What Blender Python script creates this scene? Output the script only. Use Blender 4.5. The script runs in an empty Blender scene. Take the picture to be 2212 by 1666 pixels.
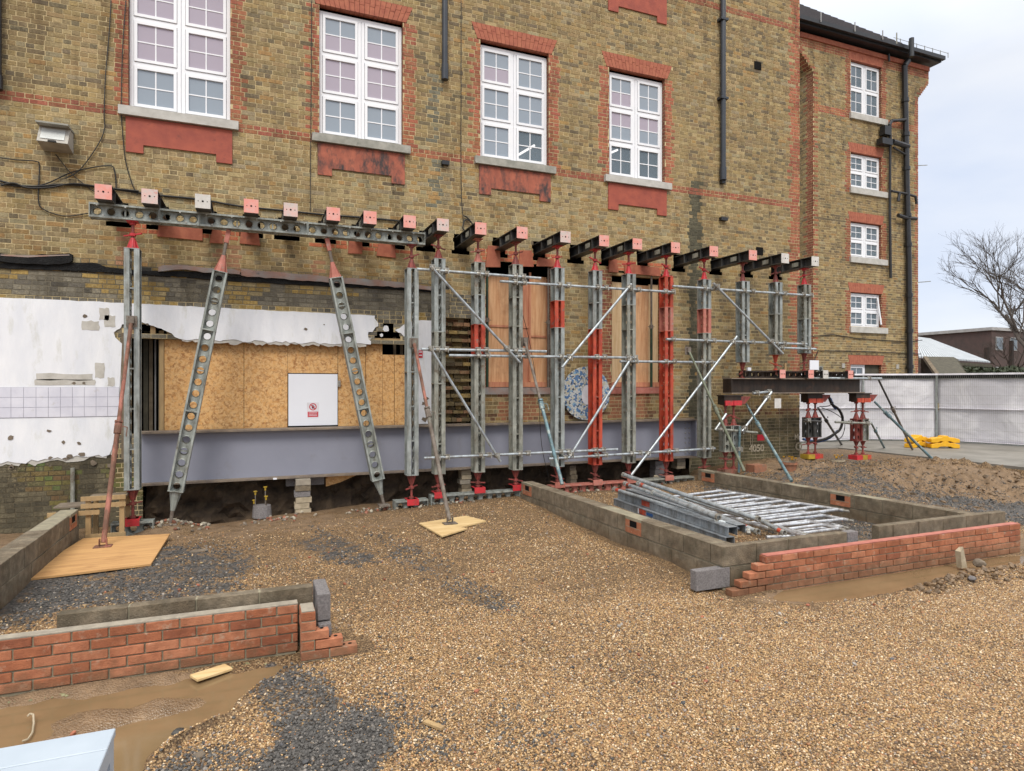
import bpy, math, random
from mathutils import Vector, Matrix, noise
random.seed(7)
rnd = random.random
def ru(a, b): return a + (b - a) * random.random()

# ------------------------------------------------------------------ camera, sky, sun, exposure
scn = bpy.context.scene
C = scn.collection
cam_d = bpy.data.cameras.new('camera')
cam = bpy.data.objects.new('camera', cam_d); C.objects.link(cam)
YAW = math.radians(22.1)
cam.location = (0, -11.5, 2.1)
cam.rotation_euler = (math.radians(90), 0, -YAW)
cam_d.sensor_width = 36; cam_d.lens = 22.46
cam_d.clip_start = 0.05; cam_d.clip_end = 2000
scn.camera = cam

world = bpy.data.worlds.new('World'); scn.world = world; world.use_nodes = True
nt = world.node_tree; nt.nodes.clear()
out = nt.nodes.new('ShaderNodeOutputWorld')
sky = nt.nodes.new('ShaderNodeTexSky'); sky.sky_type = 'NISHITA'; sky.sun_disc = False
SUN_EL, SUN_AZ = math.radians(48), math.radians(200)
sky.sun_elevation = SUN_EL; sky.sun_rotation = SUN_AZ
b1 = nt.nodes.new('ShaderNodeBackground'); b1.inputs[1].default_value = 0.08
nt.links.new(sky.outputs[0], b1.inputs[0])
tc = nt.nodes.new('ShaderNodeTexCoord')
sx = nt.nodes.new('ShaderNodeSeparateXYZ'); nt.links.new(tc.outputs['Generated'], sx.inputs[0])
mp = nt.nodes.new('ShaderNodeMapping'); mp.inputs['Scale'].default_value = (1, 1, 2.6)
nt.links.new(tc.outputs['Generated'], mp.inputs[0])
nz = nt.nodes.new('ShaderNodeTexNoise'); nz.inputs['Scale'].default_value = 2.2; nz.inputs['Detail'].default_value = 7; nz.inputs['Roughness'].default_value = .5
nt.links.new(mp.outputs[0], nz.inputs['Vector'])
cr = nt.nodes.new('ShaderNodeValToRGB')
cr.color_ramp.elements[0].position = .36; cr.color_ramp.elements[0].color = (.56, .625, .76, 1)
cr.color_ramp.elements[1].position = .64; cr.color_ramp.elements[1].color = (.76, .78, .82, 1)
nt.links.new(nz.outputs['Fac'], cr.inputs[0])
# overcast brightening towards the zenith (CIE overcast sky)
mr = nt.nodes.new('ShaderNodeMapRange'); mr.inputs['From Min'].default_value = .38; mr.inputs['From Max'].default_value = 1
mr.inputs['To Min'].default_value = 1.0; mr.inputs['To Max'].default_value = 2.9
nt.links.new(sx.outputs[2], mr.inputs[0])
b2 = nt.nodes.new('ShaderNodeBackground')
zc = nt.nodes.new('ShaderNodeMapRange'); zc.inputs['From Min'].default_value = .3; zc.inputs['From Max'].default_value = .75; nt.links.new(sx.outputs[2], zc.inputs[0])
zm_ = nt.nodes.new('ShaderNodeMix'); zm_.data_type = 'RGBA'; zm_.inputs[7].default_value = (.80, .78, .74, 1)   # the high cloud deck is neutral, only the horizon is bluish
nt.links.new(zc.outputs[0], zm_.inputs[0]); nt.links.new(cr.outputs[0], zm_.inputs[6]); nt.links.new(zm_.outputs[2], b2.inputs[0]); nt.links.new(mr.outputs[0], b2.inputs[1])
ms = nt.nodes.new('ShaderNodeMixShader'); ms.inputs[0].default_value = .88
nt.links.new(b1.outputs[0], ms.inputs[1]); nt.links.new(b2.outputs[0], ms.inputs[2])
nt.links.new(ms.outputs[0], out.inputs[0])

sl = bpy.data.lights.new('sun', 'SUN'); sl.energy = 1.5; sl.angle = math.radians(22); sl.color = (1, .94, .85)
so = bpy.data.objects.new('sun', sl); C.objects.link(so)
sd = Vector((math.sin(SUN_AZ) * math.cos(SUN_EL), math.cos(SUN_AZ) * math.cos(SUN_EL), math.sin(SUN_EL)))
so.rotation_euler = sd.to_track_quat('Z', 'Y').to_euler(); so.location = (0, -20, 30)
scn.view_settings.view_transform = 'Standard'; scn.view_settings.look = 'None'
scn.view_settings.exposure = 0.42; scn.view_settings.gamma = 1

# ------------------------------------------------------------------ measuring: a photo point (2212 px wide) at a known depth
CS, SN = math.cos(YAW), math.sin(YAW)
F, CU, CV, D, H = 1380.0, 1106.0, 832.0, 11.5, 2.1
def dy(u): return F * CS - (u - CU) * SN
def X(u, y): return (F * SN + (u - CU) * CS) / dy(u) * (y + D)
def Z(u, v, y): return H + (CV - v) / dy(u) * (y + D)
def at(u, v, y): return Vector((X(u, y), y, Z(u, v, y)))
def onz(u, v, z):
    Y = (H - z) * dy(u) / (v - CV)
    return Vector((X(u, Y - D), Y - D, z))
def proj(x, y, z):
    a = x * SN + (y + D) * CS
    if a < .05: a = .05
    return CU + F * (x * CS - (y + D) * SN) / a, CV - F * (z - H) / a

# ------------------------------------------------------------------ mesh builder and scene tree helpers
def wloc(o):
    v = Vector((0, 0, 0))
    while o: v = v + o.location; o = o.parent
    return v
class MB:
    def __init__(s): s.v = []; s.f = []; s.c = []
    def quad(s, a, b, c, d):
        n = len(s.v); s.v += [tuple(a), tuple(b), tuple(c), tuple(d)]; s.f.append((n, n+1, n+2, n+3)); return s
    def box(s, x0, x1, y0, y1, z0, z1):
        n = len(s.v)
        s.v += [(x0,y0,z0),(x1,y0,z0),(x1,y1,z0),(x0,y1,z0),(x0,y0,z1),(x1,y0,z1),(x1,y1,z1),(x0,y1,z1)]
        for q in ((0,3,2,1),(4,5,6,7),(0,1,5,4),(1,2,6,5),(2,3,7,6),(3,0,4,7)): s.f.append(tuple(n+i for i in q))
        return s
    def hexa(s, p):
        n = len(s.v); s.v += [tuple(q) for q in p]
        for q in ((0,3,2,1),(4,5,6,7),(0,1,5,4),(1,2,6,5),(2,3,7,6),(3,0,4,7)): s.f.append(tuple(n+i for i in q))
        return s
    def bar(s, p0, p1, w, h, up=(0, 0, 1)):
        p0 = Vector(p0); p1 = Vector(p1); d = (p1 - p0).normalized(); upv = Vector(up)
        a = d.cross(upv)
        if a.length < 1e-4: a = d.cross(Vector((0, 1, 0)))
        a.normalize(); b = a.cross(d).normalized(); a = a * w / 2; b = b * h / 2
        return s.hexa([p0-a-b, p0+a-b, p1+a-b, p1-a-b, p0-a+b, p0+a+b, p1+a+b, p1-a+b])
    def cone(s, p0, p1, r0, r1, n=10, cap=True):
        p0 = Vector(p0); p1 = Vector(p1); d = (p1 - p0).normalized()
        a = d.cross(Vector((0, 0, 1)))
        if a.length < 1e-3: a = d.cross(Vector((0, 1, 0)))
        a.normalize(); b = d.cross(a); k = len(s.v)
        for p, r in ((p0, r0), (p1, r1)):
            for i in range(n):
                t = 2 * math.pi * i / n; s.v.append(tuple(p + a * (r * math.cos(t)) + b * (r * math.sin(t))))
        for i in range(n): j = (i + 1) % n; s.f.append((k+i, k+j, k+n+j, k+n+i))
        if cap: s.f.append(tuple(k+i for i in range(n))[::-1]); s.f.append(tuple(k+n+i for i in range(n)))
        return s
    def tube(s, p0, p1, r, n=10): return s.cone(p0, p1, r, r, n)
    def path(s, pts, r, n=6):
        for a, b in zip(pts[:-1], pts[1:]): s.cone(a, b, r, r, n)
        return s
    def prism(s, pts, off):
        # pts: planar polygon of 3D points; extruded by the vector off
        n = len(pts); k = len(s.v); off = Vector(off)
        s.v += [tuple(p) for p in pts]; s.v += [tuple(Vector(p) + off) for p in pts]
        s.f.append(tuple(k+i for i in range(n))); s.f.append(tuple(k+n+i for i in range(n))[::-1])
        for i in range(n): j = (i + 1) % n; s.f.append((k+i, k+n+i, k+n+j, k+j))
        return s
    def build(s, name, mat, parent=None, cols=None, smooth=False, recalc=True):
        me = bpy.data.meshes.new(name)
        o = wloc(parent) if parent else Vector((0, 0, 0))
        me.from_pydata([(a-o.x, b-o.y, c-o.z) for a, b, c in s.v], [], s.f)
        if cols:
            at_ = me.attributes.new('Col', 'FLOAT_COLOR', 'FACE')
            flat = []
            for c in cols: flat += [c[0], c[1], c[2], 1]
            at_.data.foreach_set('color', flat)
        if recalc:
            import bmesh
            bm = bmesh.new(); bm.from_mesh(me); bmesh.ops.recalc_face_normals(bm, faces=bm.faces); bm.to_mesh(me); bm.free()
        if smooth:
            for p in me.polygons: p.use_smooth = True
        me.materials.append(mat)
        ob = bpy.data.objects.new(name, me); C.objects.link(ob)
        if parent: ob.parent = parent
        return ob
def tag(o, label=None, cat=None, group=None, kind=None):
    if label: o['label'] = label
    if cat: o['category'] = cat
    if group: o['group'] = group
    if kind: o['kind'] = kind
    return o
def thing(name, loc, label, cat, group=None):
    o = bpy.data.objects.new(name, None); C.objects.link(o); o.location = loc; o.empty_display_size = .1
    return tag(o, label, cat, group)
def copy_tree(o, parent=None):
    c = o.copy(); C.objects.link(c); c.parent = parent
    for ch in list(o.children): copy_tree(ch, c)
    return c
def clone(o, loc, label, group=None):
    c = copy_tree(o); c.location = loc; c['label'] = label
    if group: c['group'] = group
    return c
def bev(o, w=.004):
    m = o.modifiers.new('bevel', 'BEVEL'); m.width = w; m.segments = 1; m.limit_method = 'ANGLE'; return o

# ------------------------------------------------------------------ materials
def new_mat(name):
    m = bpy.data.materials.new(name); m.use_nodes = True
    t = m.node_tree; b = t.nodes['Principled BSDF']
    return m, t, b
def N(t, kind, **kw):
    n = t.nodes.new('ShaderNode' + kind)
    for k, v in kw.items():
        if k in n.inputs: n.inputs[k].default_value = v
        else: setattr(n, k, v)
    return n
def mixc(t, fac, a, b, mode='MIX'):
    n = t.nodes.new('ShaderNodeMix'); n.data_type = 'RGBA'; n.blend_type = mode
    for i, x in ((0, fac), (6, a), (7, b)):
        if hasattr(x, 'links') or isinstance(x, bpy.types.NodeSocket): t.links.new(x, n.inputs[i])
        elif i == 0: n.inputs[0].default_value = x
        else: n.inputs[i].default_value = (*x, 1)
    return n.outputs[2]
def ramp(t, src, p0, p1, c0=(0, 0, 0), c1=(1, 1, 1)):
    r = t.nodes.new('ShaderNodeValToRGB'); e = r.color_ramp.elements
    e[0].position = p0; e[1].position = p1; e[0].color = (*c0, 1); e[1].color = (*c1, 1)
    t.links.new(src, r.inputs[0]); return r.outputs[0]
def coords(t, scale=(1, 1, 1), world=False):
    m = N(t, 'Mapping'); m.inputs['Scale'].default_value = scale
    if world: g = N(t, 'NewGeometry'); t.links.new(g.outputs['Position'], m.inputs[0])
    else: g = N(t, 'TexCoord'); t.links.new(g.outputs['Object'], m.inputs[0])
    return m.outputs[0]
def noisef(t, vec, scale, detail=5, rough=.6):
    n = N(t, 'TexNoise', Scale=scale, Detail=detail, Roughness=rough); t.links.new(vec, n.inputs['Vector']); return n.outputs['Fac']
def bump(t, b, h, strength=.4, dist=.01):
    n = N(t, 'Bump', Strength=strength, Distance=dist); t.links.new(h, n.inputs['Height']); t.links.new(n.outputs[0], b.inputs['Normal']); return n
def N_add(t, s, v):
    n = N(t, 'Math', operation='ADD'); t.links.new(s, n.inputs[0]); n.inputs[1].default_value = v; return n.outputs[0]
def pm(name, c1, c2=None, scale=6, rough=.7, metal=0, bs=.3, bd=.006, lo=.35, hi=.65, c3=None, s3=2.5, lo3=.58, hi3=.7, stretch=(1, 1, 1), rough2=None, spec=.5, splash=False, grime=False):
    """two tone noise material, optionally with a third colour in patches (rust, dirt, wear)"""
    m, t, b = new_mat(name)
    vec = coords(t, stretch, world=True)
    f = noisef(t, vec, scale)
    c2 = c2 or tuple(x * .75 for x in c1)
    col = mixc(t, ramp(t, f, lo, hi), c1, c2)
    if c3:
        f3 = noisef(t, vec, s3, 8, .7)
        col = mixc(t, ramp(t, f3, lo3, hi3), col, c3)
    if metal > 0 or grime:   # run-off dirt and dull patches on weathered steel
        g_ = noisef(t, coords(t, (5, 5, .9), True), 2.2, 7, .7)
        col = mixc(t, 1, col, ramp(t, g_, .44, .68, (1, 1, 1), (.50, .45, .40)), 'MULTIPLY')
    if splash:               # mud splashed on the lowest courses, ragged upper edge
        gp = N(t, 'NewGeometry'); sz_ = N(t, 'SeparateXYZ'); t.links.new(gp.outputs['Position'], sz_.inputs[0])
        nn_ = N(t, 'Math', operation='MULTIPLY_ADD'); t.links.new(noisef(t, vec, 9, 6, .7), nn_.inputs[0]); nn_.inputs[1].default_value = -.45; t.links.new(sz_.outputs[2], nn_.inputs[2])
        col = mixc(t, ramp(t, nn_.outputs[0], 0, .30, (0, 0, 0), (1, 1, 1)) if False else ramp(t, N_add(t, nn_.outputs[0], .24), 0.02, .15, (.6, .6, .6), (0, 0, 0)), col, (.15, .10, .055))
        col = mixc(t, 1, col, ramp(t, noisef(t, vec, 3.1, 6, .7), .4, .66, (1.05, 1.03, 1), (.68, .62, .55)), 'MULTIPLY')
    t.links.new(col, b.inputs['Base Color'])
    b.inputs['Roughness'].default_value = rough; b.inputs['Metallic'].default_value = metal
    b.inputs['Specular IOR Level'].default_value = spec
    if bs:
        bump(t, b, noisef(t, vec, scale * 6, 4, .7), bs, bd)
    return m
def brick_mat(name, objcol=False, rough=.85):
    m, t, b = new_mat(name)
    if objcol: a = N(t, 'ObjectInfo'); col = a.outputs['Color']
    else: a = N(t, 'Attribute', attribute_name='Col'); col = a.outputs['Color']
    vec = coords(t, (1, 1, 1), world=True)
    mott = ramp(t, noisef(t, vec, 38, 5, .7), .3, .7, (.6, .58, .54), (1.3, 1.29, 1.22))
    col = mixc(t, 1, col, mott, 'MULTIPLY')
    if not rough < .8:
        wear = ramp(t, noisef(t, vec, 21, 7, .78), .5, .62); wz = ramp(t, noisef(t, vec, 1.7, 4, .6), .45, .66, (.03, .03, .03), (.5, .5, .5))
        wf = mixc(t, 1, wear, wz, 'MULTIPLY'); col = mixc(t, wf, col, (.44, .36, .21))
    soot = ramp(t, noisef(t, coords(t, (1.0, 1.0, .45), True), 1.1, 8, .72), .52, .74, (1, 1, 1), (.42, .40, .36))
    col = mixc(t, .9, col, soot, 'MULTIPLY')
    run = ramp(t, noisef(t, coords(t, (4.5, 4.5, .35), True), 1.3, 6, .65), .5, .68, (1, 1, 1), (.66, .63, .58)); col = mixc(t, 1, col, run, 'MULTIPLY')
    t.links.new(col, b.inputs['Base Color']); b.inputs['Roughness'].default_value = rough
    bump(t, b, noisef(t, vec, 60, 5, .7), .6, .008)
    return m
M = {}
def mortar_mat():
    m, t, b = new_mat('old_pointing'); a = N(t, 'Attribute', attribute_name='Col'); vec = coords(t, (1, 1, 1), True)
    col = mixc(t, 1, a.outputs['Color'], ramp(t, noisef(t, vec, 5, 6, .7), .32, .68, (.66, .64, .58), (1.12, 1.1, 1.06)), 'MULTIPLY')
    col = mixc(t, 1, col, ramp(t, noisef(t, coords(t, (1, 1, .45), True), 1.1, 8, .72), .54, .74, (1, 1, 1), (.45, .43, .38)), 'MULTIPLY')
    t.links.new(col, b.inputs['Base Color']); b.inputs['Roughness'].default_value = .95; bump(t, b, noisef(t, vec, 40, 4, .7), .4, .006); return m
M['brick'] = brick_mat('facade_brick'); M['brick_o'] = brick_mat('facade_brick_single', True)
M['pointing'] = mortar_mat()
M['mortar'] = pm('lime_mortar', (.60, .49, .29), (.47, .39, .24), 5, .95, bs=.4, c3=(.22, .2, .15), s3=1.2, lo3=.56, hi3=.72)
M['redarch'] = pm('rubbed_red_brick', (.40, .135, .075), (.30, .085, .05), 9, .8, c3=(.16, .07, .05), s3=4, lo3=.6, hi3=.75)
M['apron'] = pm('red_apron', (.36, .085, .05), (.27, .06, .04), 5, .75, c3=(.2, .05, .035), s3=6)
M['apron_black'] = pm('sooty_apron', (.40, .12, .07), (.28, .08, .05), 6, .8, c3=(.045, .035, .035), s3=3.2, lo3=.46, hi3=.62, stretch=(1.4, 1, .7))
M['upvc'] = pm('white_frame', (.82, .83, .86), (.78, .8, .84), 3, .35, bs=0)
M['sill'] = pm('grey_sill', (.36, .35, .31), (.24, .24, .21), 7, .9, c3=(.1, .1, .09), s3=3)
M['sill_pale'] = pm('pale_sill', (.5, .49, .46), (.4, .39, .36), 7, .9)
M['galv'] = pm('galvanised_steel', (.40, .43, .42), (.28, .31, .30), 9, .48, .35, bs=.15, c3=(.5, .53, .52), s3=14)
M['galv2'] = pm('weathered_grey_steel', (.36, .365, .32), (.23, .24, .21), 8, .6, .2, bs=.2, c3=(.16, .11, .07), s3=5)
M['steelgreen'] = pm('dull_green_grey_steel', (.37, .40, .375), (.25, .275, .26), 8, .55, .2, bs=.2, c3=(.15, .13, .1), s3=5)
M['tube'] = pm('galvanised_tube', (.52, .57, .60), (.38, .43, .47), 7, .38, .55, bs=.05)
M['coupler'] = pm('zinc_coupler', (.5, .5, .47), (.3, .28, .24), 22, .5, .5, bs=.2)
M['redpaint'] = pm('bright_red_paint', (.55, .03, .04), (.40, .025, .03), 8, .5, bs=.15, c3=(.16, .07, .05), s3=16, lo3=.56, hi3=.66)
M['orange'] = pm('orange_red_paint', (.52, .08, .035), (.42, .05, .025), 7, .6, bs=.2, c3=(.22, .15, .12), s3=13, lo3=.56, hi3=.64, grime=True)
M['redrust'] = pm('rusty_red_jack', (.32, .06, .05), (.16, .05, .04), 14, .6, .1, bs=.3, c3=(.07, .05, .045), s3=11)
M['salmon'] = pm('faded_red_primer', (.46, .17, .13), (.34, .11, .08), 9, .65, bs=.2, c3=(.3, .24, .2), s3=7)
M['needle'] = pm('dark_steel_needle', (.085, .085, .083), (.045, .045, .045), 5, .55, .2, bs=.2, c3=(.14, .12, .1), s3=7)
M['pinkplate'] = pm('pink_end_plate', (.72, .27, .22), (.66, .36, .32), 10, .6, bs=.1, c3=(.5, .45, .43), s3=9, lo3=.62, hi3=.72)
M['pinkgrey'] = pm('faded_pink_end_plate', (.68, .42, .38), (.5, .47, .44), 12, .6, bs=.1, c3=(.62, .2, .16), s3=12, lo3=.6, hi3=.7)
M['whiteplate'] = pm('pale_end_plate', (.62, .6, .57), (.5, .48, .45), 10, .6, bs=.1, c3=(.66, .3, .26), s3=8, lo3=.62, hi3=.72)
M['black'] = pm('black_void', (.006, .006, .006), (.004, .004, .004), 3, .95, bs=0, spec=.1)
M['hole'] = pm('dark_hole', (.01, .01, .01), None, 3, .9, bs=0, spec=.1)
M['girder'] = pm('slate_painted_steel', (.255, .265, .325), (.225, .235, .29), 1.2, .5, 0, bs=.08, c3=(.22, .22, .25), s3=4, lo3=.58, hi3=.75)
M['flange'] = pm('dusty_flange', (.24, .19, .14), (.15, .12, .1), 8, .8, bs=.3, c3=(.1, .09, .09), s3=5)
M['blackbeam'] = pm('black_rusty_beam', (.028, .022, .018), (.05, .03, .02), 5, .6, .2, bs=.3, c3=(.09, .045, .025), s3=4)
M['rust'] = pm('rusty_prop', (.24, .115, .075), (.15, .08, .055), 12, .75, .1, bs=.3, c3=(.40, .16, .12), s3=7, lo3=.5, hi3=.6, stretch=(1, 1, .4))
M['rustgrey'] = pm('greyed_prop', (.22, .19, .16), (.14, .11, .09), 12, .7, .2, bs=.3, c3=(.27, .3, .26), s3=5)
M['blueprop'] = pm('blue_grey_prop', (.14, .24, .28), (.10, .16, .18), 9, .5, .3, bs=.2, c3=(.33, .38, .36), s3=8, lo3=.5, hi3=.62)
M['greenprop'] = pm('green_prop', (.02, .065, .03), (.015, .03, .02), 8, .6, bs=.2, c3=(.12, .1, .07), s3=6)
M['mossprop'] = pm('mossy_prop', (.13, .16, .10), (.18, .19, .14), 9, .6, .2, bs=.2, c3=(.3, .33, .3), s3=7)
M['block'] = pm('concrete_block', (.26, .215, .155), (.155, .13, .095), 11, .95, bs=1, bd=.02, c3=(.095, .08, .052), s3=2.6, lo3=.5, hi3=.72, splash=True)
M['blocktop'] = pm('block_pale', (.34, .30, .24), (.24, .21, .17), 14, .95, bs=.7, bd=.008)
M['blockgrey'] = pm('fresh_grey_block', (.27, .25, .25), (.16, .15, .15), 60, .95, bs=1, bd=.01)
M['mortar2'] = pm('grey_mortar', (.30, .27, .19), (.2, .18, .13), 9, .95, bs=.7)
M['plaster'] = pm('white_plaster', (.78, .79, .82), (.68, .70, .75), 2.2, .6, bs=.5, bd=.008, c3=(.52, .52, .46), s3=2.6, lo3=.56, hi3=.78, stretch=(1.6, 1, .5))
M['plasterraw'] = pm('bare_plaster', (.52, .5, .46), (.42, .4, .36), 8, .9, bs=.4)
M['tile'] = pm('white_tile', (.68, .68, .75), (.58, .58, .66), 4, .18, bs=0, c3=(.52, .5, .5), s3=7, lo3=.6, hi3=.75)
M['grout'] = pm('tile_grout', (.35, .35, .42), None, 6, .9)
M['flashing'] = pm('black_flashing', (.010, .010, .011), (.02, .02, .02), 7, .8, bs=.8, bd=.03, spec=.2)
M['lead'] = pm('lead_grey_flashing', (.26, .25, .24), (.3, .17, .13), 4, .6, bs=.4, c3=(.1, .1, .1), s3=3)
M['timber'] = pm('raw_timber', (.42, .29, .14), (.3, .2, .1), 10, .8, stretch=(1, 1, .2))
M['greytimber'] = pm('grey_timber', (.19, .15, .1), (.12, .09, .06), 10, .85, stretch=(.3, 1, 1))
M['blackpipe'] = pm('black_iron_pipe', (.012, .013, .016), (.02, .02, .022), 8, .4, bs=.1)
M['greypipe'] = pm('dark_grey_plastic_pipe', (.035, .04, .05), (.025, .03, .04), 5, .35, bs=0)
M['roof'] = pm('dark_roof_tiles', (.055, .05, .055), (.035, .03, .035), 12, .75)
M['cable'] = pm('black_cable', (.015, .014, .013), None, 5, .6, bs=0)
M['lampbody'] = pm('aged_lamp_housing', (.42, .40, .36), (.32, .3, .27), 8, .6)
M['lampglass'] = pm('milky_lamp_glass', (.62, .64, .62), (.52, .54, .53), 6, .25, bs=0)
M['terra'] = pm('terracotta', (.32, .13, .07), (.2, .1, .06), 12, .85, c3=(.16, .14, .1), s3=5)
M['yellow'] = pm('yellow_plastic', (.75, .40, .01), (.66, .34, .01), 5, .45, bs=.1, c3=(.35, .2, .04), s3=7, lo3=.62, hi3=.75)
M['yellowpaint'] = pm('yellow_paint', (.45, .30, .02), (.3, .2, .03), 9, .6)
M['whiteroof'] = pm('white_metal_roof', (.42, .45, .48), (.35, .38, .41), 2, .6)
M['slat'] = pm('dark_slats', (.085, .075, .05), (.05, .045, .03), 7, .8)
M['farbrick'] = pm('far_brown_brick', (.085, .055, .05), (.06, .045, .042), 2, .9)
M['farwhite'] = pm('far_pale_trim', (.36, .36, .36), None, 2, .8)
M['twig'] = pm('dark_twigs', (.05, .04, .033), (.07, .058, .05), 5, .9, bs=0)
M['hedge'] = pm('hedge_leaves', (.035, .05, .018), (.02, .028, .012), 4, .7, bs=0)
M['concrete'] = pm('wet_concrete', (.23, .215, .19), (.15, .14, .12), 1.5, .6, bs=.4, c3=(.09, .085, .07), s3=1.1)
M['mudplank'] = pm('muddy_board', (.19, .15, .11), (.12, .095, .07), 8, .9)
M['stone'] = pm('pale_stone', (.42, .35, .25), (.3, .25, .17), 14, .9)
M['benchblue'] = pm('pale_blue_grey_paint', (.40, .46, .53), (.34, .40, .47), 2, .45, bs=.06, c3=(.28, .33, .39), s3=5, lo3=.62, hi3=.8)
M['white'] = pm('white_board', (.76, .78, .84), (.72, .74, .8), 1, .45, bs=0)
M['signred'] = pm('sign_red', (.6, .02, .04), None, 3, .4, bs=0)
M['signdark'] = pm('sign_black', (.03, .02, .06), None, 3, .4, bs=0)
M['signwhite'] = pm('sign_white', (.82, .8, .85), None, 3, .4, bs=0)
M['chalk'] = pm('chalk', (.50, .44, .33), (.22, .18, .12), 40, .95, bs=0)
M['rose'] = pm('stained_red_panel', (.36, .13, .08), (.24, .12, .07), 6, .85, c3=(.2, .15, .09), s3=6)
M['bluerope'] = pm('blue_hose', (.03, .11, .32), None, 3, .5, bs=0)
def ply(name, c1, c2, sc=(14, 14, 1.2)):
    m, t, b = new_mat(name)
    v = coords(t, sc, True); f = noisef(t, v, 1.4, 7, .65)
    col = mixc(t, ramp(t, f, .38, .62), c1, c2)
    st = ramp(t, noisef(t, coords(t, (1, 1, 1), True), 2.2, 6, .65), .55, .75, (1, 1, 1), (.62, .55, .5))
    t.links.new(mixc(t, .8, col, st, 'MULTIPLY'), b.inputs['Base Color']); b.inputs['Roughness'].default_value = .75
    bump(t, b, f, .2, .004); return m
M['ply'] = ply('plywood', (.66, .40, .22), (.52, .26, .12)); M['plypale'] = ply('pale_plywood', (.74, .56, .34), (.62, .42, .22))
M['plyred'] = ply('reddish_plywood', (.54, .25, .14), (.42, .16, .09))
M['plyfloor'] = ply('plywood_sheet', (.55, .32, .13), (.42, .23, .09), (1.3, 14, 6))
M['plyfloor2'] = ply('pale_plywood_sheet', (.62, .46, .24), (.50, .34, .15), (1.2, 13, 6))
def osb():
    m, t, b = new_mat('osb_board')
    v = coords(t, (1, 1, 1), True)
    d = N(t, 'TexNoise', Scale=9.0, Detail=3.0); t.links.new(v, d.inputs['Vector'])
    add = mixc(t, .06, v, d.outputs['Color'], 'ADD')
    vo = N(t, 'TexVoronoi', Scale=21.0); vo.inputs['Randomness'].default_value = 1; t.links.new(add, vo.inputs['Vector'])
    f = noisef(t, add, 30, 4, .7)
    c = mixc(t, ramp(t, vo.outputs['Color'], .2, .8), (.62, .33, .11), (.33, .14, .04))
    c = mixc(t, ramp(t, f, .4, .62), c, (.66, .42, .19))
    st = ramp(t, noisef(t, v, 1.7, 7, .65), .56, .74, (1, 1, 1), (.5, .42, .35))
    t.links.new(mixc(t, .85, c, st, 'MULTIPLY'), b.inputs['Base Color']); b.inputs['Roughness'].default_value = .7
    bump(t, b, f, .25, .004); return m
M['osb'] = osb()
def glassm(name, tint, trans=.25):
    m, t, b = new_mat(name)
    b.inputs['Base Color'].default_value = (*tint, 1); b.inputs['Roughness'].default_value = .06
    b.inputs['Specular IOR Level'].default_value = .7
    tr = N(t, 'BsdfTransparent'); mx = N(t, 'MixShader'); mx.inputs[0].default_value = trans
    t.links.new(b.outputs[0], mx.inputs[1]); t.links.new(tr.outputs[0], mx.inputs[2])
    t.links.new(mx.outputs[0], t.nodes['Material Output'].inputs[0]); return m
M['glass_pink'] = glassm('lilac_blind_glass', (.42, .37, .44), .1)
M['glass_blue'] = glassm('grey_blue_glass', (.30, .35, .41), .1)
M['glass_clear'] = glassm('clear_glass', (.17, .22, .26), .45)
M['glass_dark'] = glassm('dark_glass', (.17, .21, .25), .2)
M['room'] = pm('room_wall', (.3, .33, .35), None, 1, .9, bs=0)
m, t, b = new_mat('lit_tube'); b.inputs['Emission Color'].default_value = (1, .93, .9, 1); b.inputs['Emission Strength'].default_value = 4; M['tubelight'] = m
m, t, b = new_mat('white_sheeting')
v = coords(t, (1, 1, 1), True); w = N(t, 'TexNoise', Scale=.9, Detail=5.0, Distortion=1.4); t.links.new(v, w.inputs['Vector'])
t.links.new(mixc(t, ramp(t, w.outputs['Fac'], .4, .65), (.58, .57, .61), (.74, .73, .76)), b.inputs['Base Color']); b.inputs['Roughness'].default_value = .45
bump(t, b, w.outputs['Fac'], .5, .1); M['sheet'] = m
m, t, b = new_mat('blue_white_mosaic')
v = coords(t, (1, 1, 1), True); vo = N(t, 'TexVoronoi', Scale=26.0); t.links.new(v, vo.inputs['Vector'])
r = t.nodes.new('ShaderNodeValToRGB'); r.color_ramp.interpolation = 'CONSTANT'
sep = N(t, 'SeparateColor'); t.links.new(vo.outputs['Color'], sep.inputs[0]); t.links.new(sep.outputs[0], r.inputs[0])
e = r.color_ramp.elements; e[0].color = (.52, .55, .56, 1); e[1].position = .30; e[1].color = (.05, .16, .36, 1)
for p, c in ((.58, (.5, .47, .36, 1)), (.72, (.03, .05, .1, 1)), (.8, (.2, .38, .55, 1)), (.88, (.6, .58, .52, 1))):
    q = e.new(p); q.color = c
ed = N(t, 'TexVoronoi', Scale=26.0, feature='DISTANCE_TO_EDGE'); t.links.new(v, ed.inputs['Vector'])
t.links.new(mixc(t, ramp(t, ed.outputs['Distance'], .02, .06), (.25, .24, .22), r.outputs[0]), b.inputs['Base Color']); b.inputs['Roughness'].default_value = .35; M['mosaic'] = m
# muddy water
m, t, b = new_mat('muddy_water')
v = coords(t, (1, 1, 1), True); f = noisef(t, v, 1.6, 6, .6)
t.links.new(mixc(t, ramp(t, f, .35, .65), (.225, .15, .08), (.17, .115, .06)), b.inputs['Base Color']); b.inputs['Roughness'].default_value = .07
bump(t, b, noisef(t, v, 3, 2, .5), .05, .01); M['water'] = m
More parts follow.
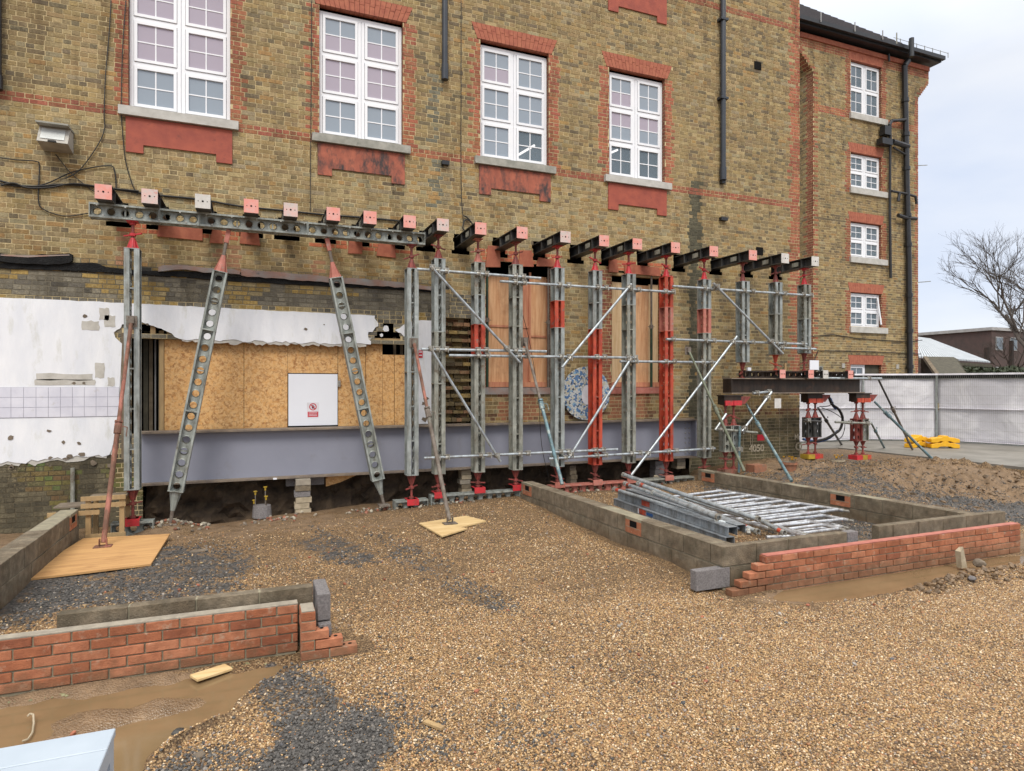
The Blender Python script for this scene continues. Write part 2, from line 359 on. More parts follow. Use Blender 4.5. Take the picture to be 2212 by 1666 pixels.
# ground: gravel, broken asphalt and mud by attribute
m, t, b = new_mat('gravel_ground')
a = N(t, 'Attribute', attribute_name='Zone'); sp = N(t, 'SeparateColor'); t.links.new(a.outputs['Color'], sp.inputs[0])
v = coords(t, (1, 1, 1), True)
vo = N(t, 'TexVoronoi', Scale=72.0); t.links.new(v, vo.inputs['Vector'])
s2 = N(t, 'SeparateColor'); t.links.new(vo.outputs['Color'], s2.inputs[0])
r = t.nodes.new('ShaderNodeValToRGB'); t.links.new(s2.outputs[0], r.inputs[0]); e = r.color_ramp.elements
e[0].color = (.09, .057, .03, 1); e[1].position = 1; e[1].color = (.46, .34, .20, 1)
for p, c in ((.3, (.19, .12, .06, 1)), (.6, (.29, .185, .09, 1)), (.8, (.35, .24, .13, 1))):
    q = e.new(p); q.color = c
gap = ramp(t, vo.outputs['Distance'], .3, .75, (1, 1, 1), (.3, .24, .18))
grav = mixc(t, 1, r.outputs[0], gap, 'MULTIPLY')
big = ramp(t, noisef(t, v, 1.3, 6, .6), .38, .66, (.78, .76, .72), (1.12, 1.08, 1.02))
grav = mixc(t, 1, grav, big, 'MULTIPLY')
vd = N(t, 'TexVoronoi', Scale=38.0); t.links.new(v, vd.inputs['Vector']); s3 = N(t, 'SeparateColor'); t.links.new(vd.outputs['Color'], s3.inputs[0])
dark = mixc(t, s3.outputs[1], (.05, .047, .047), (.14, .13, .12))
dark = mixc(t, 1, dark, ramp(t, vd.outputs['Distance'], .3, .75, (1, 1, 1), (.3, .3, .3)), 'MULTIPLY')
mud = mixc(t, ramp(t, noisef(t, v, 7, 8, .7), .35, .65), (.25, .165, .095), (.14, .09, .05))
nzb = noisef(t, v, 5, 8, .75)
def brk(sock):
    mth = N(t, 'Math', operation='ADD'); t.links.new(sock, mth.inputs[0]); t.links.new(nzb, mth.inputs[1])
    return ramp(t, mth.outputs[0], .92, 1.08)
col = mixc(t, brk(sp.outputs[0]), grav, dark)
col = mixc(t, brk(sp.outputs[1]), col, mud)
t.links.new(col, b.inputs['Base Color'])
rr = ramp(t, sp.outputs[2], 0, 1, (.75, .75, .75), (.22, .22, .22)); t.links.new(rr, b.inputs['Roughness'])
inv = N(t, 'Math', operation='SUBTRACT'); inv.inputs[0].default_value = 1; t.links.new(vo.outputs['Distance'], inv.inputs[1])
bump(t, b, inv.outputs[0], .9, .012); M['ground'] = m

# ================================================================== THE BUILDING
bld = thing('brick_building', (6, 0, 0), 'yellow stock brick building with red brick trim and tall white windows, shored on steel beams', 'building')
CO = .075
STOCK = [(.315,.225,.105), (.27,.195,.095), (.36,.275,.145), (.22,.165,.09), (.155,.122,.075), (.33,.205,.08), (.30,.25,.155)]
def pick(w):
    t = rnd() * sum(w)
    for c, k in zip(STOCK, w):
        t -= k
        if t <= 0: break
    j = ru(.86, 1.14); return (c[0]*j, c[1]*j*ru(.96, 1.04), c[2]*j)
def redc(dk=0):
    j = ru(.75, 1.2) * (1 - dk); return (.345*j, .115*j*ru(.85, 1.2), .065*j)
WU = [(-1.80, -.34), (1.07, 2.53), (4.02, 5.46), (6.84, 8.22)]          # upper windows
WL = [(4.13, 5.51), (6.90, 8.15)]                                        # boarded lower windows
HEADS = [(-1.9, -.2), (1.0, 2.6), (4.0, 5.7), (6.75, 8.3)]               # red heads of the lower windows
NX = []                                                                  # needle positions along the wall
for u in (222.7, 323, 438, 542.7, 628, 720, 799.3, 885.3, 957, 1038.6, 1128.6, 1222, 1306, 1377.5, 1459.8, 1542, 1626.8, 1696.6, 1761.7):
    NX.append(X(u, -1.15))
WZ0, WZ1 = 6.45, 8.70
noz = lambda x, z, s=1.: noise.noise(Vector((x*s, z*s, 3.3)))
def color_main(x, z, i):
    for k, (a, b) in enumerate(WU):
        if WZ0 - .16 < z < WZ1 + .02:
            w = (.175, .225)[i % 2]
            if a - w < x < a or b < x < b + w: return redc(.1 if k == 0 else 0)
    if i in (84, 85) or i in (140, 141): return redc(.15)
    w = (.225, .34)[i % 2]
    if x > 12.05 - w and z > 1.9: return redc()
    for k, (a, b) in enumerate(WL):
        w = (.175, .225)[i % 2] + (.06 if k else 0)
        if 1.95 < z < 4.55 and (a - w < x < a or b < x < b + w): return redc(.25)
    if 4.50 <= z < 4.73 and any(a < x < b for a, b in HEADS): j = ru(.85, 1.15); return (.46*j, .14*j, .07*j)
    if 4.0 < z < 4.5 and (abs(x + 1.8) < .14 or abs(x + .35) < .17 or abs(x-1.02) < .06) and rnd() < .75: j = ru(.8, 1.1); return (.36*j, .19*j, .11*j)
    if 1.38 < z < 2.0:
        if (abs(x - 4.5) < .1 or abs(x - 4.95) < .22 or abs(x - 7.05) < .2 or abs(x - 7.6) < .2): j = ru(.8, 1.1); return (.34*j, .15*j, .08*j)
        if x > 3.9 and rnd() < .5 and z < 1.6: j = ru(.6, 1); return (.22*j, .11*j, .06*j)
    if x < 3.35 and 3.80 < z < 3.97: j = ru(.5, 1.2); return (.035*j, .033*j, .03*j) if rnd() < .8 else (.25, .17, .06)
    if x < 3.9 and z <= 3.85:
        if z < 1.05:
            g = noz(x, z, 2)
            if g > .15: return (.13*ru(.7, 1.2), .115*ru(.7, 1.2), .04)
            j = ru(.6, 1.3); return tuple(q * j for q in (.10, .085, .055))
        n = noz(x + 5, z * 2, 1.1)
        if n > .22: k_ = ru(.7, 1.2); return tuple(q * k_ for q in ((.34, .235, .08) if rnd() < .6 else (.3, .24, .13)))
        k_ = ru(.7, 1.3); return tuple(q * k_ for q in ((.17, .155, .125) if rnd() < .75 else (.11, .10, .085)))
    if x > 8.9 and z < 1.35: k_ = ru(.6, 1.3); return tuple(q * k_ for q in ((.11, .095, .05) if z < .8 or rnd() < .5 else (.19, .15, .08)))
    if abs(x - (9.02 + .03 * math.sin(z * 3))) < .15 + .1 * (noz(x, z, 3)) and z < 6.6 and rnd() < .93: k_ = ru(.7, 1.3); return tuple(q * k_ for q in (.075, .07, .045))
    if abs(x - 3.15) < .1 and 5.4 < z < 7.9 and rnd() < .6: k_ = ru(.8, 1.3); return tuple(q * k_ for q in (.15, .145, .11))
    if z > 6.5 or x > 8.6: c = pick((3, 4.5, 1.6, 3.4, 1.8, .5, 1.2))
    else: c = pick((4, 2.2, 3.8, 1.3, .4, 1.6, 2.6))
    if x < -1.9 and z > 4: c = tuple(q * (.8 if noz(x, z, .9) > .1 else 1) for q in c)
    return c
def open_main(z, i):
    o = []
    if WZ0 < z < WZ1: o += WU
    if WZ1 < z < WZ1 + .3:
        e = .06 + (z - WZ1) * .42
        o += [(a - e, b + e) for a, b in WU]
    if 2.02 < z < 4.5: o += WL
    if z < 1.35: o.append((-1.60, 8.86))
    if 1.35 < z < 2.88: o.append((-1.85, 2.70))
    elif 2.88 < z < 3.1: o.append((-1.85, -.9)); o.append((1.95 + ru(0, .15), 2.42 + ru(0, .1)))
    elif 3.1 < z < 3.2: o.append((2.12 + ru(0, .1), 2.36))
    if 1.35 < z < 3.4: o.append((3.30, 3.86))
    if 4.55 < z < 4.92:
        for k, x in enumerate(NX):
            w = .125 + .05 * abs(noise.noise(Vector((k * 3.1, z * 9, 0)))) + (.05 if z < 4.65 else 0)
            o.append((x - w, x + w))
    return sorted(o)
def free(X0, X1, op):
    r = []; x = X0
    for a, b in op:
        if a > x: r.append((x, min(a, X1)))
        x = max(x, b)
        if x >= X1: break
    if x < X1: r.append((x, X1))
    return [q for q in r if q[1] - q[0] > .012]
def field(X0, X1, i0, i1, openf, colf, x0off=0.):
    bricks, mort = [], []
    for i in range(i0, i1):
        z0 = i * CO; fr = free(X0, X1, openf(z0 + .03, i))
        for a, b in fr: mort.append((a, b, z0 - .0068, z0 + CO - .0068))
        st = i % 2 == 0; w = .225 if st else .1125
        x = X0 + (0 if st else .05625) - w + x0off + ru(-.012, .012)
        k = 0
        while x < X1:
            ww = w * ru(.95, 1.05)
            for a, b in fr:
                p, q = max(x + .0062, a), min(x + ww - .0062, b)
                if q - p > .03: bricks.append((p, q, z0 + ru(-.0015, .0015), z0 + .0615 + ru(-.002, .001), colf((p + q) / 2, z0 + .03, i), ru(0, .005)))
            x += ww
    return bricks, mort
UNIT = None
def unit_brick():
    global UNIT
    if UNIT is None:
        m = MB(); m.box(0, 1, 0, 1, 0, 1)
        o = m.build('brick', M['brick_o']); UNIT = o.data; bpy.data.objects.remove(o)
    return UNIT
def single_brick(parent, x0, x1, y0, y1, z0, z1, col, name='brick'):
    o = bpy.data.objects.new(name, unit_brick()); C.objects.link(o); o.parent = parent
    p = wloc(parent); o.location = (x0 - p.x, y0 - p.y, z0 - p.z); o.scale = (x1 - x0, y1 - y0, z1 - z0); o.color = (*col, 1); return o
def area(x, y, z, w):
    u, v = proj(x, y, z)
    if not (-5 < u < 2217 and -5 < v < 1670): return 0
    return w / max(.1, x * SN + (y + D) * CS) ** 2
def mcol_main(x, z):
    j = ru(.9, 1.1)
    if x < -1.85 and z < 1.05: c = (.12, .10, .065)
    elif x > 8.9 and z < 1.3: c = (.33, .28, .19)
    elif x < 3.35 and 3.4 < z < 4.0: c = (.19, .17, .13)
    elif abs(x - 9.02) < .17 and z < 6.6: c = (.17, .155, .11)
    else: c = (.56, .46, .275)
    return tuple(q * j for q in c)
def lay(parent, bricks, mort, mapf, singles=0, name='brickwork', yy=0, mcol=lambda x, z: (.58, .47, .28)):
    if singles:
        s = sorted(range(len(bricks)), key=lambda k: -area(bricks[k][0], yy, bricks[k][2], bricks[k][1] - bricks[k][0]))
        pickd = set(s[:singles])
    else: pickd = set()
    mb = MB(); cols = []
    for k, (x0, x1, z0, z1, c, p) in enumerate(bricks):
        if k in pickd: single_brick(parent, x0, x1, yy - p, yy + .012, z0, z1, c); continue
        j = [ru(-.0022, .0022) for _ in range(4)]
        A = mapf(x0, p, z0 + j[0]); B = mapf(x1, p, z0 + j[1]); Cc = mapf(x1, p, z1 + j[2]); Dd = mapf(x0, p, z1 + j[3])
        a = mapf(x0, -.012, z0); b = mapf(x1, -.012, z0); c2 = mapf(x1, -.012, z1); d = mapf(x0, -.012, z1)
        for q in ((A, B, Cc, Dd), (a, b, B, A), (b, c2, Cc, B), (c2, d, Dd, Cc), (d, a, A, Dd)): mb.quad(*q); cols.append(c)
    o = mb.build(name, M['brick'], parent, cols, recalc=False); o['kind'] = 'stuff'
    mm = MB(); mc = []
    for a, b, z0, z1 in mort:
        n = max(1, int((b - a) / .35)); d = (b - a) / n
        for k in range(n):
            p, q = a + k * d, a + (k + 1) * d; mm.quad(mapf(p, -.003, z0), mapf(q, -.003, z0), mapf(q, -.003, z1), mapf(p, -.003, z1)); mc.append(mcol((p + q) / 2, z0))
    mm.build('mortar', M['pointing'], parent, mc, recalc=False)
def map_main(x, p, z): return (x, -p, z)
br, mo = field(-6, 12.05, -8, 168, open_main, color_main)
lay(bld, br, mo, map_main, 290, mcol=mcol_main)
# return wall at the right end of the facade
def map_end(x, p, z): return (12.05 + p - .005, x, z)
br, mo = field(.012, 3.1, 0, 168, lambda z, i: [], lambda x, z, i: redc() if x < .3 else pick((3, 4, 1.5, 3, 1.5, .5, 1)))
lay(bld, br, mo, map_end)
# closed dark interior behind the facade
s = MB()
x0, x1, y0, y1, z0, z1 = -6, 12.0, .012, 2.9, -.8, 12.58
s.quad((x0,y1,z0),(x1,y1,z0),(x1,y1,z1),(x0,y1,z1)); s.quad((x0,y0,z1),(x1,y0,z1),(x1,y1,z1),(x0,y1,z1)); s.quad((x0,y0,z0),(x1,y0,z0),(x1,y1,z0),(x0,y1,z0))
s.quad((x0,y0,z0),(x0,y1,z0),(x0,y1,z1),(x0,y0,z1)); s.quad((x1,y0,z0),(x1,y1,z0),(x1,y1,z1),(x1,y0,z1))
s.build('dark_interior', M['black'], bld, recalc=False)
MB().box(-6, 12.1, -.04, 3, 12.6, 12.72).build('coping', M['sill'], bld)

def reveal(parent, x, sgn, z0, z1, y0, y1, red=True, flat=False):
    """brick side of an opening, courses running back into the wall"""
    mb = MB(); cols = []
    i = int(round(z0 / CO))
    while i * CO < z1 - .01:
        za, zb = i * CO, i * CO + .065
        cuts = [y0, y0 + (.10 if i % 2 else y1 - y0), y1]
        for p, q in zip(cuts[:-1], cuts[1:]):
            if q - p < .02: continue
            xx = x + sgn * .002
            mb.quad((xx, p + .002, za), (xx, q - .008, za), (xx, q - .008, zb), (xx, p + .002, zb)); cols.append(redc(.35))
        i += 1
    o = mb.build('reveal_brickwork', M['brick'], parent, cols, recalc=False); o['kind'] = 'stuff'
    MB().box(min(x - sgn * .002, x - sgn * .02), max(x - sgn * .002, x - sgn * .02), y0 + .012, y1, z0, z1).build('mortar', M['mortar'], parent)

def window(parent, x0, x1, z0, z1, y, cols=2, rows=3, label=None, glass=None, sill=True, sillmat='sill', open_sash=None, depth=.55, mull=.115, name='window'):
    """white casement window: outer frame with mullion and transoms, one sash per light, four panes in each"""
    w = MB(); fr = .055; d0, d1 = y, y + .07
    w.box(x0, x0 + fr, d0, d1, z0, z1).box(x1 - fr, x1, d0, d1, z0, z1)
    w.box(x0 + fr, x1 - fr, d0, d1, z0, z0 + fr).box(x0 + fr, x1 - fr, d0, d1, z1 - fr, z1)
    cw = (x1 - x0 - 2*fr - mull * (cols - 1)) / cols; tr = .06
    ch = (z1 - z0 - 2*fr - tr * (rows - 1)) / rows
    for c in range(1, cols):
        xm = x0 + fr + c * cw + (c - 1) * mull
        w.box(xm, xm + mull * .46, d0 + .002, d1, z0 + fr, z1 - fr).box(xm + mull * .54, xm + mull, d0 + .002, d1, z0 + fr, z1 - fr).box(xm + mull*.46, xm + mull*.54, d0 + .02, d1, z0 + fr, z1 - fr)
    for c in range(cols):
        xa = x0 + fr + c * (cw + mull)
        for r in range(1, rows):
            zt = z0 + fr + r * ch + (r - 1) * tr; w.box(xa, xa + cw, d0 + .004, d1, zt, zt + tr)
    win = w.build(name, M['upvc'], parent)
    if label: win['label'] = label
    for c in range(cols):
        for r in range(rows):
            xa = x0 + fr + c * (cw + mull); za = z0 + fr + r * (ch + tr)
            s = MB(); g = .045; yf = d0 - .012
            a, b, e, f = xa + .006, xa + cw - .006, za + .006, za + ch - .006
            s.box(a, a + g, yf, yf + .05, e, f).box(b - g, b, yf, yf + .05, e, f).box(a + g, b - g, yf, yf + .05, e, e + g).box(a + g, b - g, yf, yf + .05, f - g, f)
            mx, mz = (a + b) / 2, (e + f) / 2
            s.box(mx - .009, mx + .009, yf + .018, yf + .04, e + g, f - g).box(a + g, mx - .009, yf + .0185, yf + .0395, mz - .009, mz + .009).box(mx + .009, b - g, yf + .0185, yf + .0395, mz - .009, mz + .009)
            so_ = s.build('sash', M['upvc'], win)
            gm = (glass or (lambda c, r, q: 'glass_blue'))
            for q in range(4):
                pa, pb = ((a + g, mx - .009), (mx + .009, b - g))[q % 2]; ea, eb = ((e + g, mz - .009), (mz + .009, f - g))[q // 2]
                MB().box(pa, pb, yf + .026, yf + .032, ea, eb).build('pane', M[gm(c, r, q)], win)
    if sill: MB().box(x0 - .13, x1 + .13, -.085 + y - .1, y + .03, z0 - .15, z0 - .012).build('sill', M[sillmat], win)
    # room behind the glass
    ya, yb = y + .075, y + depth
    s = MB()
    s.quad((x0,yb,z0),(x1,yb,z0),(x1,yb,z1),(x0,yb,z1)).quad((x0,ya,z0),(x0,yb,z0),(x0,yb,z1),(x0,ya,z1)).quad((x1,ya,z0),(x1,yb,z0),(x1,yb,z1),(x1,ya,z1)).quad((x0,ya,z1),(x1,ya,z1),(x1,yb,z1),(x0,yb,z1)).quad((x0,ya,z0),(x1,ya,z0),(x1,yb,z0),(x0,yb,z0))
    s.build('room_interior', M['room'], win, recalc=False)
    return win
WLAB = ['leftmost tall window with lilac tinted panes over a painted red apron', 'tall window with lilac panes over a soot blackened apron', 'tall window with a lit tube in its lower right light', 'tall window with a lit tube in its lower left light']
SILL = ['sill_pale', 'sill', 'sill', 'sill_pale']
wins = []
for k, (a, b) in enumerate(WU):
    def gl(c, r, q, k=k):
        if r == 0: return 'glass_clear' if (k == 2 and c == 1) or k == 3 else 'glass_blue'
        if k < 2: return 'glass_pink' if (r == 1 or q < 2 or k == 0) else 'glass_blue'
        if r == 2: return 'glass_pink' if q < 2 and c == 0 else 'glass_blue'
        return 'glass_pink' if k == 3 and q > 1 else 'glass_blue'
    wn = window(bld, a + .005, b - .005, WZ0 + .005, WZ1 - .05, .10, label=WLAB[k], glass=gl, sillmat=SILL[k]); wins.append(wn)
    reveal(bld, b, -1, WZ0, WZ1, 0, .10); reveal(bld, a, 1, WZ0, WZ1, 0, .10)
    # gauged flat arch of separate voussoirs
    n = 19; e = .06
    for j in range(n):
        t0, t1 = j / n, (j + 1) / n
        lo = (a - e + (b - a + 2*e) * t0, a - e + (b - a + 2*e) * t1); hi = (a - e - .125 + (b - a + 2*e + .25) * t0, a - e - .125 + (b - a + 2*e + .25) * t1)
        g = .003
        for (s0, s1) in ((0, .5 if j % 2 else .66), (.5 if j % 2 else .66, 1)):
            zz0, zz1 = WZ1 + .3 * s0 + .003, WZ1 + .3 * s1 - .003
            L = lambda s, i: lo[i] + (hi[i] - lo[i]) * s
            yf = -.006 + ru(-.002, .002)
            MB().hexa([(L(s0,0)+g, yf, zz0), (L(s0,1)-g, yf, zz0), (L(s0,1)-g, .12, zz0), (L(s0,0)+g, .12, zz0), (L(s1,0)+g, yf, zz1), (L(s1,1)-g, yf, zz1), (L(s1,1)-g, .12, zz1), (L(s1,0)+g, .12, zz1)]).build('voussoir', M['redarch'], bld)
    # apron
    am = ('apron', 'apron_black', 'apron_black', 'apron')[k]
    for zt, on in ((WZ0 - .155, True), (10.41, k >= 2)):
        if not on: continue
        z2, z3 = zt - .42, zt - .55
        MB().prism([(a-.03, -.028, zt), (b+.03, -.028, zt), (b+.03, -.028, z3), (b-.21, -.028, z3), (b-.21, -.028, z2), (a+.21, -.028, z2), (a+.21, -.028, z3), (a-.03, -.028, z3)], (0, .03, 0)).build('apron', M[am], bld)
# fluorescent tubes seen through the glass
for p, q in (((4.62, .45, 6.52), (5.35, .45, 7.02)), ((6.88, .45, 6.98), (7.32, .45, 7.20))):
    tag(MB().tube(p, q, .022, 8).build('strip_light', M['tubelight']), 'lit white strip light inside the third tall window' if p[0] < 6 else 'lit white strip light inside the fourth tall window', 'strip light')

# ---- boarded lower windows
for k, (a, b) in enumerate(WL):
    za, zb = 2.03, 4.5
    reveal(bld, b, -1, 2.1, 4.5, 0, .15); reveal(bld, a, 1, 2.1, 4.5, 0, .15)
    if k == 0: bs = [(1055, 1102, 'ply', 0), (1128, 1143.5, 'plyred', .12), (1146.5, 1180, 'ply', 0), (1102.2, 1126, 'ply', 0), (1180.2, 1189, 'plyred', .03)]
    else: bs = [(1322, 1345, 'plypale', 0), (1345.2, 1372.5, 'plypale', .02), (1372.8, 1401, 'ply', .03), (1401.2, 1428, 'plypale', 0)]
    for (p, q, mt, dz) in bs:
        MB().box(X(p, .16), X(q, .16), .16, .18, za + .12, zb - .22 - dz).build('window_board', M[mt], bld)
    MB().box(a, b, .10, .158, za + .04, za + .14).build('board_rail', M['plyred'], bld)
    if k == 0:
        MB().box(X(1143.5, .13), X(1147.5, .13), .13, .159, za + .15, zb - .15).build('batten', M['plyred'], bld)
        MB().box(X(1055, .14), X(1142, .14), .14, .159, 3.24, 3.28).build('batten', M['plyred'], bld)
        MB().box(X(1148, .14), X(1180, .14), .14, .159, 3.06, 3.10).build('batten', M['plyred'], bld)
    else: MB().box(a, b - .05, .03, .13, zb - .10, zb - .04).build('board_rail', M['timber'], bld)
    MB().box(a - .09, b + .09, -.05, .099, za - .1, za + .03).build('window_ledge', M['salmon' if k else 'lead'], bld)
# terracotta remains of the heads between the needle holes
for x0_, x1_, zb_, zt_ in ((-.30-1.1, -.75, 4.46, 4.70), (-.65, -.45, 4.42, 4.68), (-.2, .12, 4.45, 4.7), (1.55, 1.8, 4.42, 4.7), (2.05, 2.4, 4.42, 4.68), (4.12, 4.42, 4.36, 4.78), (4.8, 5.12, 4.42, 4.75), (5.18, 5.6, 4.45, 4.6), (6.82, 7.05, 4.45, 4.72), (7.2, 8.1, 4.45, 4.62)):
    pts = [(x0_, -.03, zb_), (x1_, -.03, zb_ + ru(-.02, .02)), (x1_ - ru(0, .05), -.03, zt_), (x0_ + ru(0, .05), -.03, zt_ + ru(-.03, .03))]
    MB().prism(pts, (0, .025, 0)).build('red_head_block', M['redarch'], bld)
# broken toothing between plaster and window
for i in range(18, 46):
    dp = ru(.02, .06) if i % 2 else ru(.12, .2)
    x = 3.305
    while x < 3.84:
        w = ru(.09, .24); e = min(x + w, 3.85)
        k_ = ru(.5, 1.2); c = tuple(q * k_ for q in random.choice(((.30, .21, .08), (.15, .11, .06), (.24, .13, .07), (.2, .15, .07))))
        single_brick(bld, x, e - .01, dp + ru(-.02, .03), .26, i * CO + ru(-.006, .0), i * CO + .062 + ru(-.012, .01), c, 'broken_brick'); x = e
MB().box(3.3, 3.86, .2, .23, 1.3, 3.41).build('rubble_core', M['mortar'], bld)

# ---- plaster, tiles, hoarding
def rag(p, q, n, amp):
    r = []
    for i in range(n):
        t = i / n; r.append((p[0] + (q[0]-p[0])*t + (ru(-amp, amp) if 0 < i else 0), p[1] + (q[1]-p[1])*t + (ru(-amp, amp) if 0 < i else 0)))
    return r
def sheet(poly, y, th, name, mat, parent=bld):
    return MB().prism([(x, y, z) for x, z in poly], (0, th, 0)).build(name, M[mat], parent)
p = rag((-6, .97), (-3.4, .96), 10, .03) + rag((-3.4, .96), (-2.05, 1.03), 16, .035) + rag((-2.05, 1.03), (-1.95, 1.3), 4, .01) + rag((-1.95, 1.3), (-1.88, 2.75), 4, .006)
p += rag((-1.88, 2.75), (-1.99, 2.92), 3, .02) + rag((-1.99, 2.92), (-1.88, 3.05), 4, .02) + [(-1.88, 3.05), (-1.62, 3.1)] + rag((-1.62, 3.1), (-1.45, 3.04), 4, .015) + rag((-1.45, 3.04), (-1.05, 2.84), 8, .02) + rag((-1.05, 2.84), (1.95, 2.83), 44, .022)
p += rag((1.95, 2.83), (1.90, 3.0), 4, .02) + rag((1.90, 3.0), (2.08, 3.16), 5, .03) + rag((2.08, 3.16), (2.02, 3.345), 4, .02)
p += rag((2.02, 3.345), (-1.9, 3.385), 40, .006) + rag((-1.9, 3.385), (-6, 3.39), 30, .008)
sheet(p, -.022, .021, 'plaster', 'plaster')
# rough undercoat showing beyond the broken edge of the finish
for ed in (rag((-6, .93), (-3.4, .92), 12, .04) + rag((-3.4, .92), (-2.03, .98), 18, .05), ):
    sheet(ed + [(-2.03, 1.2), (-6, 1.2)], -.012, .011, 'undercoat', 'plasterraw')
sheet([(-1.05, 2.95)] + rag((-1.05, 2.815), (-.5, 2.80), 8, .02) + rag((-.5, 2.79), (1.95, 2.795), 46, .03) + [(1.97, 2.95)], -.012, .011, 'undercoat', 'plasterraw')
sheet(rag((-2.02, 1.02), (-1.93, 1.35), 4, .02) + rag((-1.93, 1.35), (-1.85, 2.75), 12, .014) + [(-1.95, 2.75), (-2.1, 1.1)], -.012, .011, 'undercoat', 'plasterraw')
sheet(rag((2.78, 1.40), (3.07, 1.39), 3, .005) + rag((3.07, 1.39), (3.08, 3.3), 10, .006) + rag((3.08, 3.3), (2.7, 3.28), 5, .01) + rag((2.7, 3.28), (2.38, 3.1), 6, .03) + rag((2.38, 3.1), (2.76, 2.86), 7, .03) + rag((2.76, 2.86), (2.78, 1.4), 12, .006), -.022, .021, 'plaster', 'plaster')
for cx, cz, rr in ((2.22, 3.12, .055), (2.14, 3.0, .03)):
    sheet([(cx + rr * ru(.8, 1.2) * math.cos(t * .7), cz + rr * ru(.8, 1.2) * math.sin(t * .7)) for t in range(9)], -.022, .02, 'plaster', 'plaster')
# bare patches where fittings were torn off
for (ua, va, ub, vb) in ((177, 692, 214, 712), (214, 664, 235, 690), (226, 680, 249, 705), (78, 806, 200, 820), (75, 819, 205, 831), (205, 783, 225, 815), (232, 815, 247, 833)):
    x0_, x1_ = X(ua, -.026), X(ub, -.026); zt, zb = Z(ua, va, -.026), Z(ua, vb, -.026)
    sheet(rag((x0_, zb), (x1_, zb), 4, .012) + rag((x1_, zb), (x1_, zt), 3, .012) + rag((x1_, zt), (x0_, zt), 4, .012) + rag((x0_, zt), (x0_, zb), 3, .012), -.0262, .0035, 'bare_patch', 'plasterraw')
for (u_, v_, r_) in ((183, 682, .03), (160, 827, .028), (181, 827, .028), (146, 989, .02), (152, 985, .05), (178, 980, .045), (140, 990, .03), (200, 1000, .05), (23, 840+170, .03), (25, 1007, .035), (108, 988, .03), (108, 1006, .02), (660, 710, .03), (920, 860, .05), (915, 870, .04), (925, 880, .045), (918, 905, .06), (137, 955, .03), (106, 930, .03), (170, 957, .03), (23, 945, .04), (236, 1004, .04), (700, 700, .015), (318, 700, .02)):
    cx, cz = X(u_, -.03), Z(u_, v_, -.03)
    sheet([(cx + r_ * ru(.5, 1.3) * math.cos(t), cz + r_ * ru(.4, 1.1) * math.sin(t)) for t in (0, .8, 1.6, 2.4, 3.2, 4, 4.8, 5.5)], -.0302, .0035, 'plaster_chip', 'mudplank')
for i in range(16):
    for r_ in range(3):
        xx = -4.205 + i * .1525; zz = 1.625 + r_ * .150
        if xx > -2.0: continue
        MB().box(xx + .0025, xx + .15, -.031, -.0265, zz + .0025, zz + .1475).build('wall_tile', M['tile'], bld)
MB().box(-4.2, -1.918, -.0262, -.0232, 1.62, 2.075).build('tile_grout', M['grout'], bld)
# hoarding
def zz(u, v): return Z(u, v, .12)
for (ua, ub, za, zb) in ((355, 526.5, 1.38, 2.87), (527.5, 621, 1.38, 2.87), (621.5, 729.5, 2.315, 2.87), (730.5, 789.5, 1.38, 2.87), (790.5, 826, 1.38, 2.87), (826.5, 851.5, 1.38, 2.66), (852.5, 888, 1.38, 2.66)):
    MB().box(X(ua, .12), X(ub, .12), .12 + ru(0, .004), .14, za, zb).build('osb_panel', M['osb'], bld)
MB().box(X(344, .12), X(354, .12), .11, .16, 1.38, 2.98).build('door_post', M['timber'], bld)
MB().box(X(263, .02), X(272, .02), -.02, .12, .95, 2.92).build('door_post', M['greytimber'], bld)
MB().box(X(297, .02), X(300, .02), .0, .1, .95, 2.92).build('door_post', M['greytimber'], bld)
MB().box(-1.85, -.95, .02, .1, 2.84, 2.90).build('lintel', M['greytimber'], bld)
for xx in (-1.80, -1.5, -1.27, -1.1): MB().box(xx, xx + .07, .03, .12, 2.905, 3.1).build('joist_end', M['timber'], bld)
for (ua, ub, mt) in ((310, 320, 'slat'), (334, 337, 'farwhite'), (322, 330, 'greytimber'), (342, 346, 'greytimber')):
    MB().box(X(ua, .5), X(ub, .5), .5, .55, .6, 3.0).build('stud', M[mt], bld)
MB().box(2.0, 2.7, .02, .12, 2.87, 2.95).build('lintel', M['timber'], bld)
for xx in (2.42, 2.55): MB().box(xx, xx + .05, .3, .35, 2.4, 3.0).build('stud', M['greytimber'], bld)
# door with its warning sign
dx0, dx1 = X(623, .1), X(729, .1)
door = MB().box(dx0, dx1, .095, .115, 1.405, 2.30).build('door', M['white'], bld)
MB().box(dx0 - .012, dx1 + .012, .117, .119, 1.39, 2.313).build('door_gap', M['hole'], bld)
MB().box(dx1 + .002, dx1 + .05, .085, .1, 2.08, 2.19).build('hinge', M['coupler'], door)
scx, scz = X(676, .09), Z(676, 878, .09)
ring = MB()
for i in range(24):
    t0, t1 = i * math.pi / 12, (i + 1) * math.pi / 12
    ring.quad((scx + .062*math.cos(t0), .0905, scz + .062*math.sin(t0)), (scx + .062*math.cos(t1), .0905, scz + .062*math.sin(t1)), (scx + .047*math.cos(t1), .0905, scz + .047*math.sin(t1)), (scx + .047*math.cos(t0), .0905, scz + .047*math.sin(t0)))
c45 = .7071 * .05
MB().box(scx - .1, scx + .1, .0925, .0945, scz - .19, scz + .075).build('warning_sign', M['signwhite'], door)
ring.bar((scx - c45, .0885, scz + c45), (scx + c45, .0885, scz - c45), .002, .014, (0, 0, 1))
ring.build('prohibition_ring', M['signred'], door)
hand = MB().box(scx - .018, scx + .02, .0912, .0918, scz - .03, scz + .005)
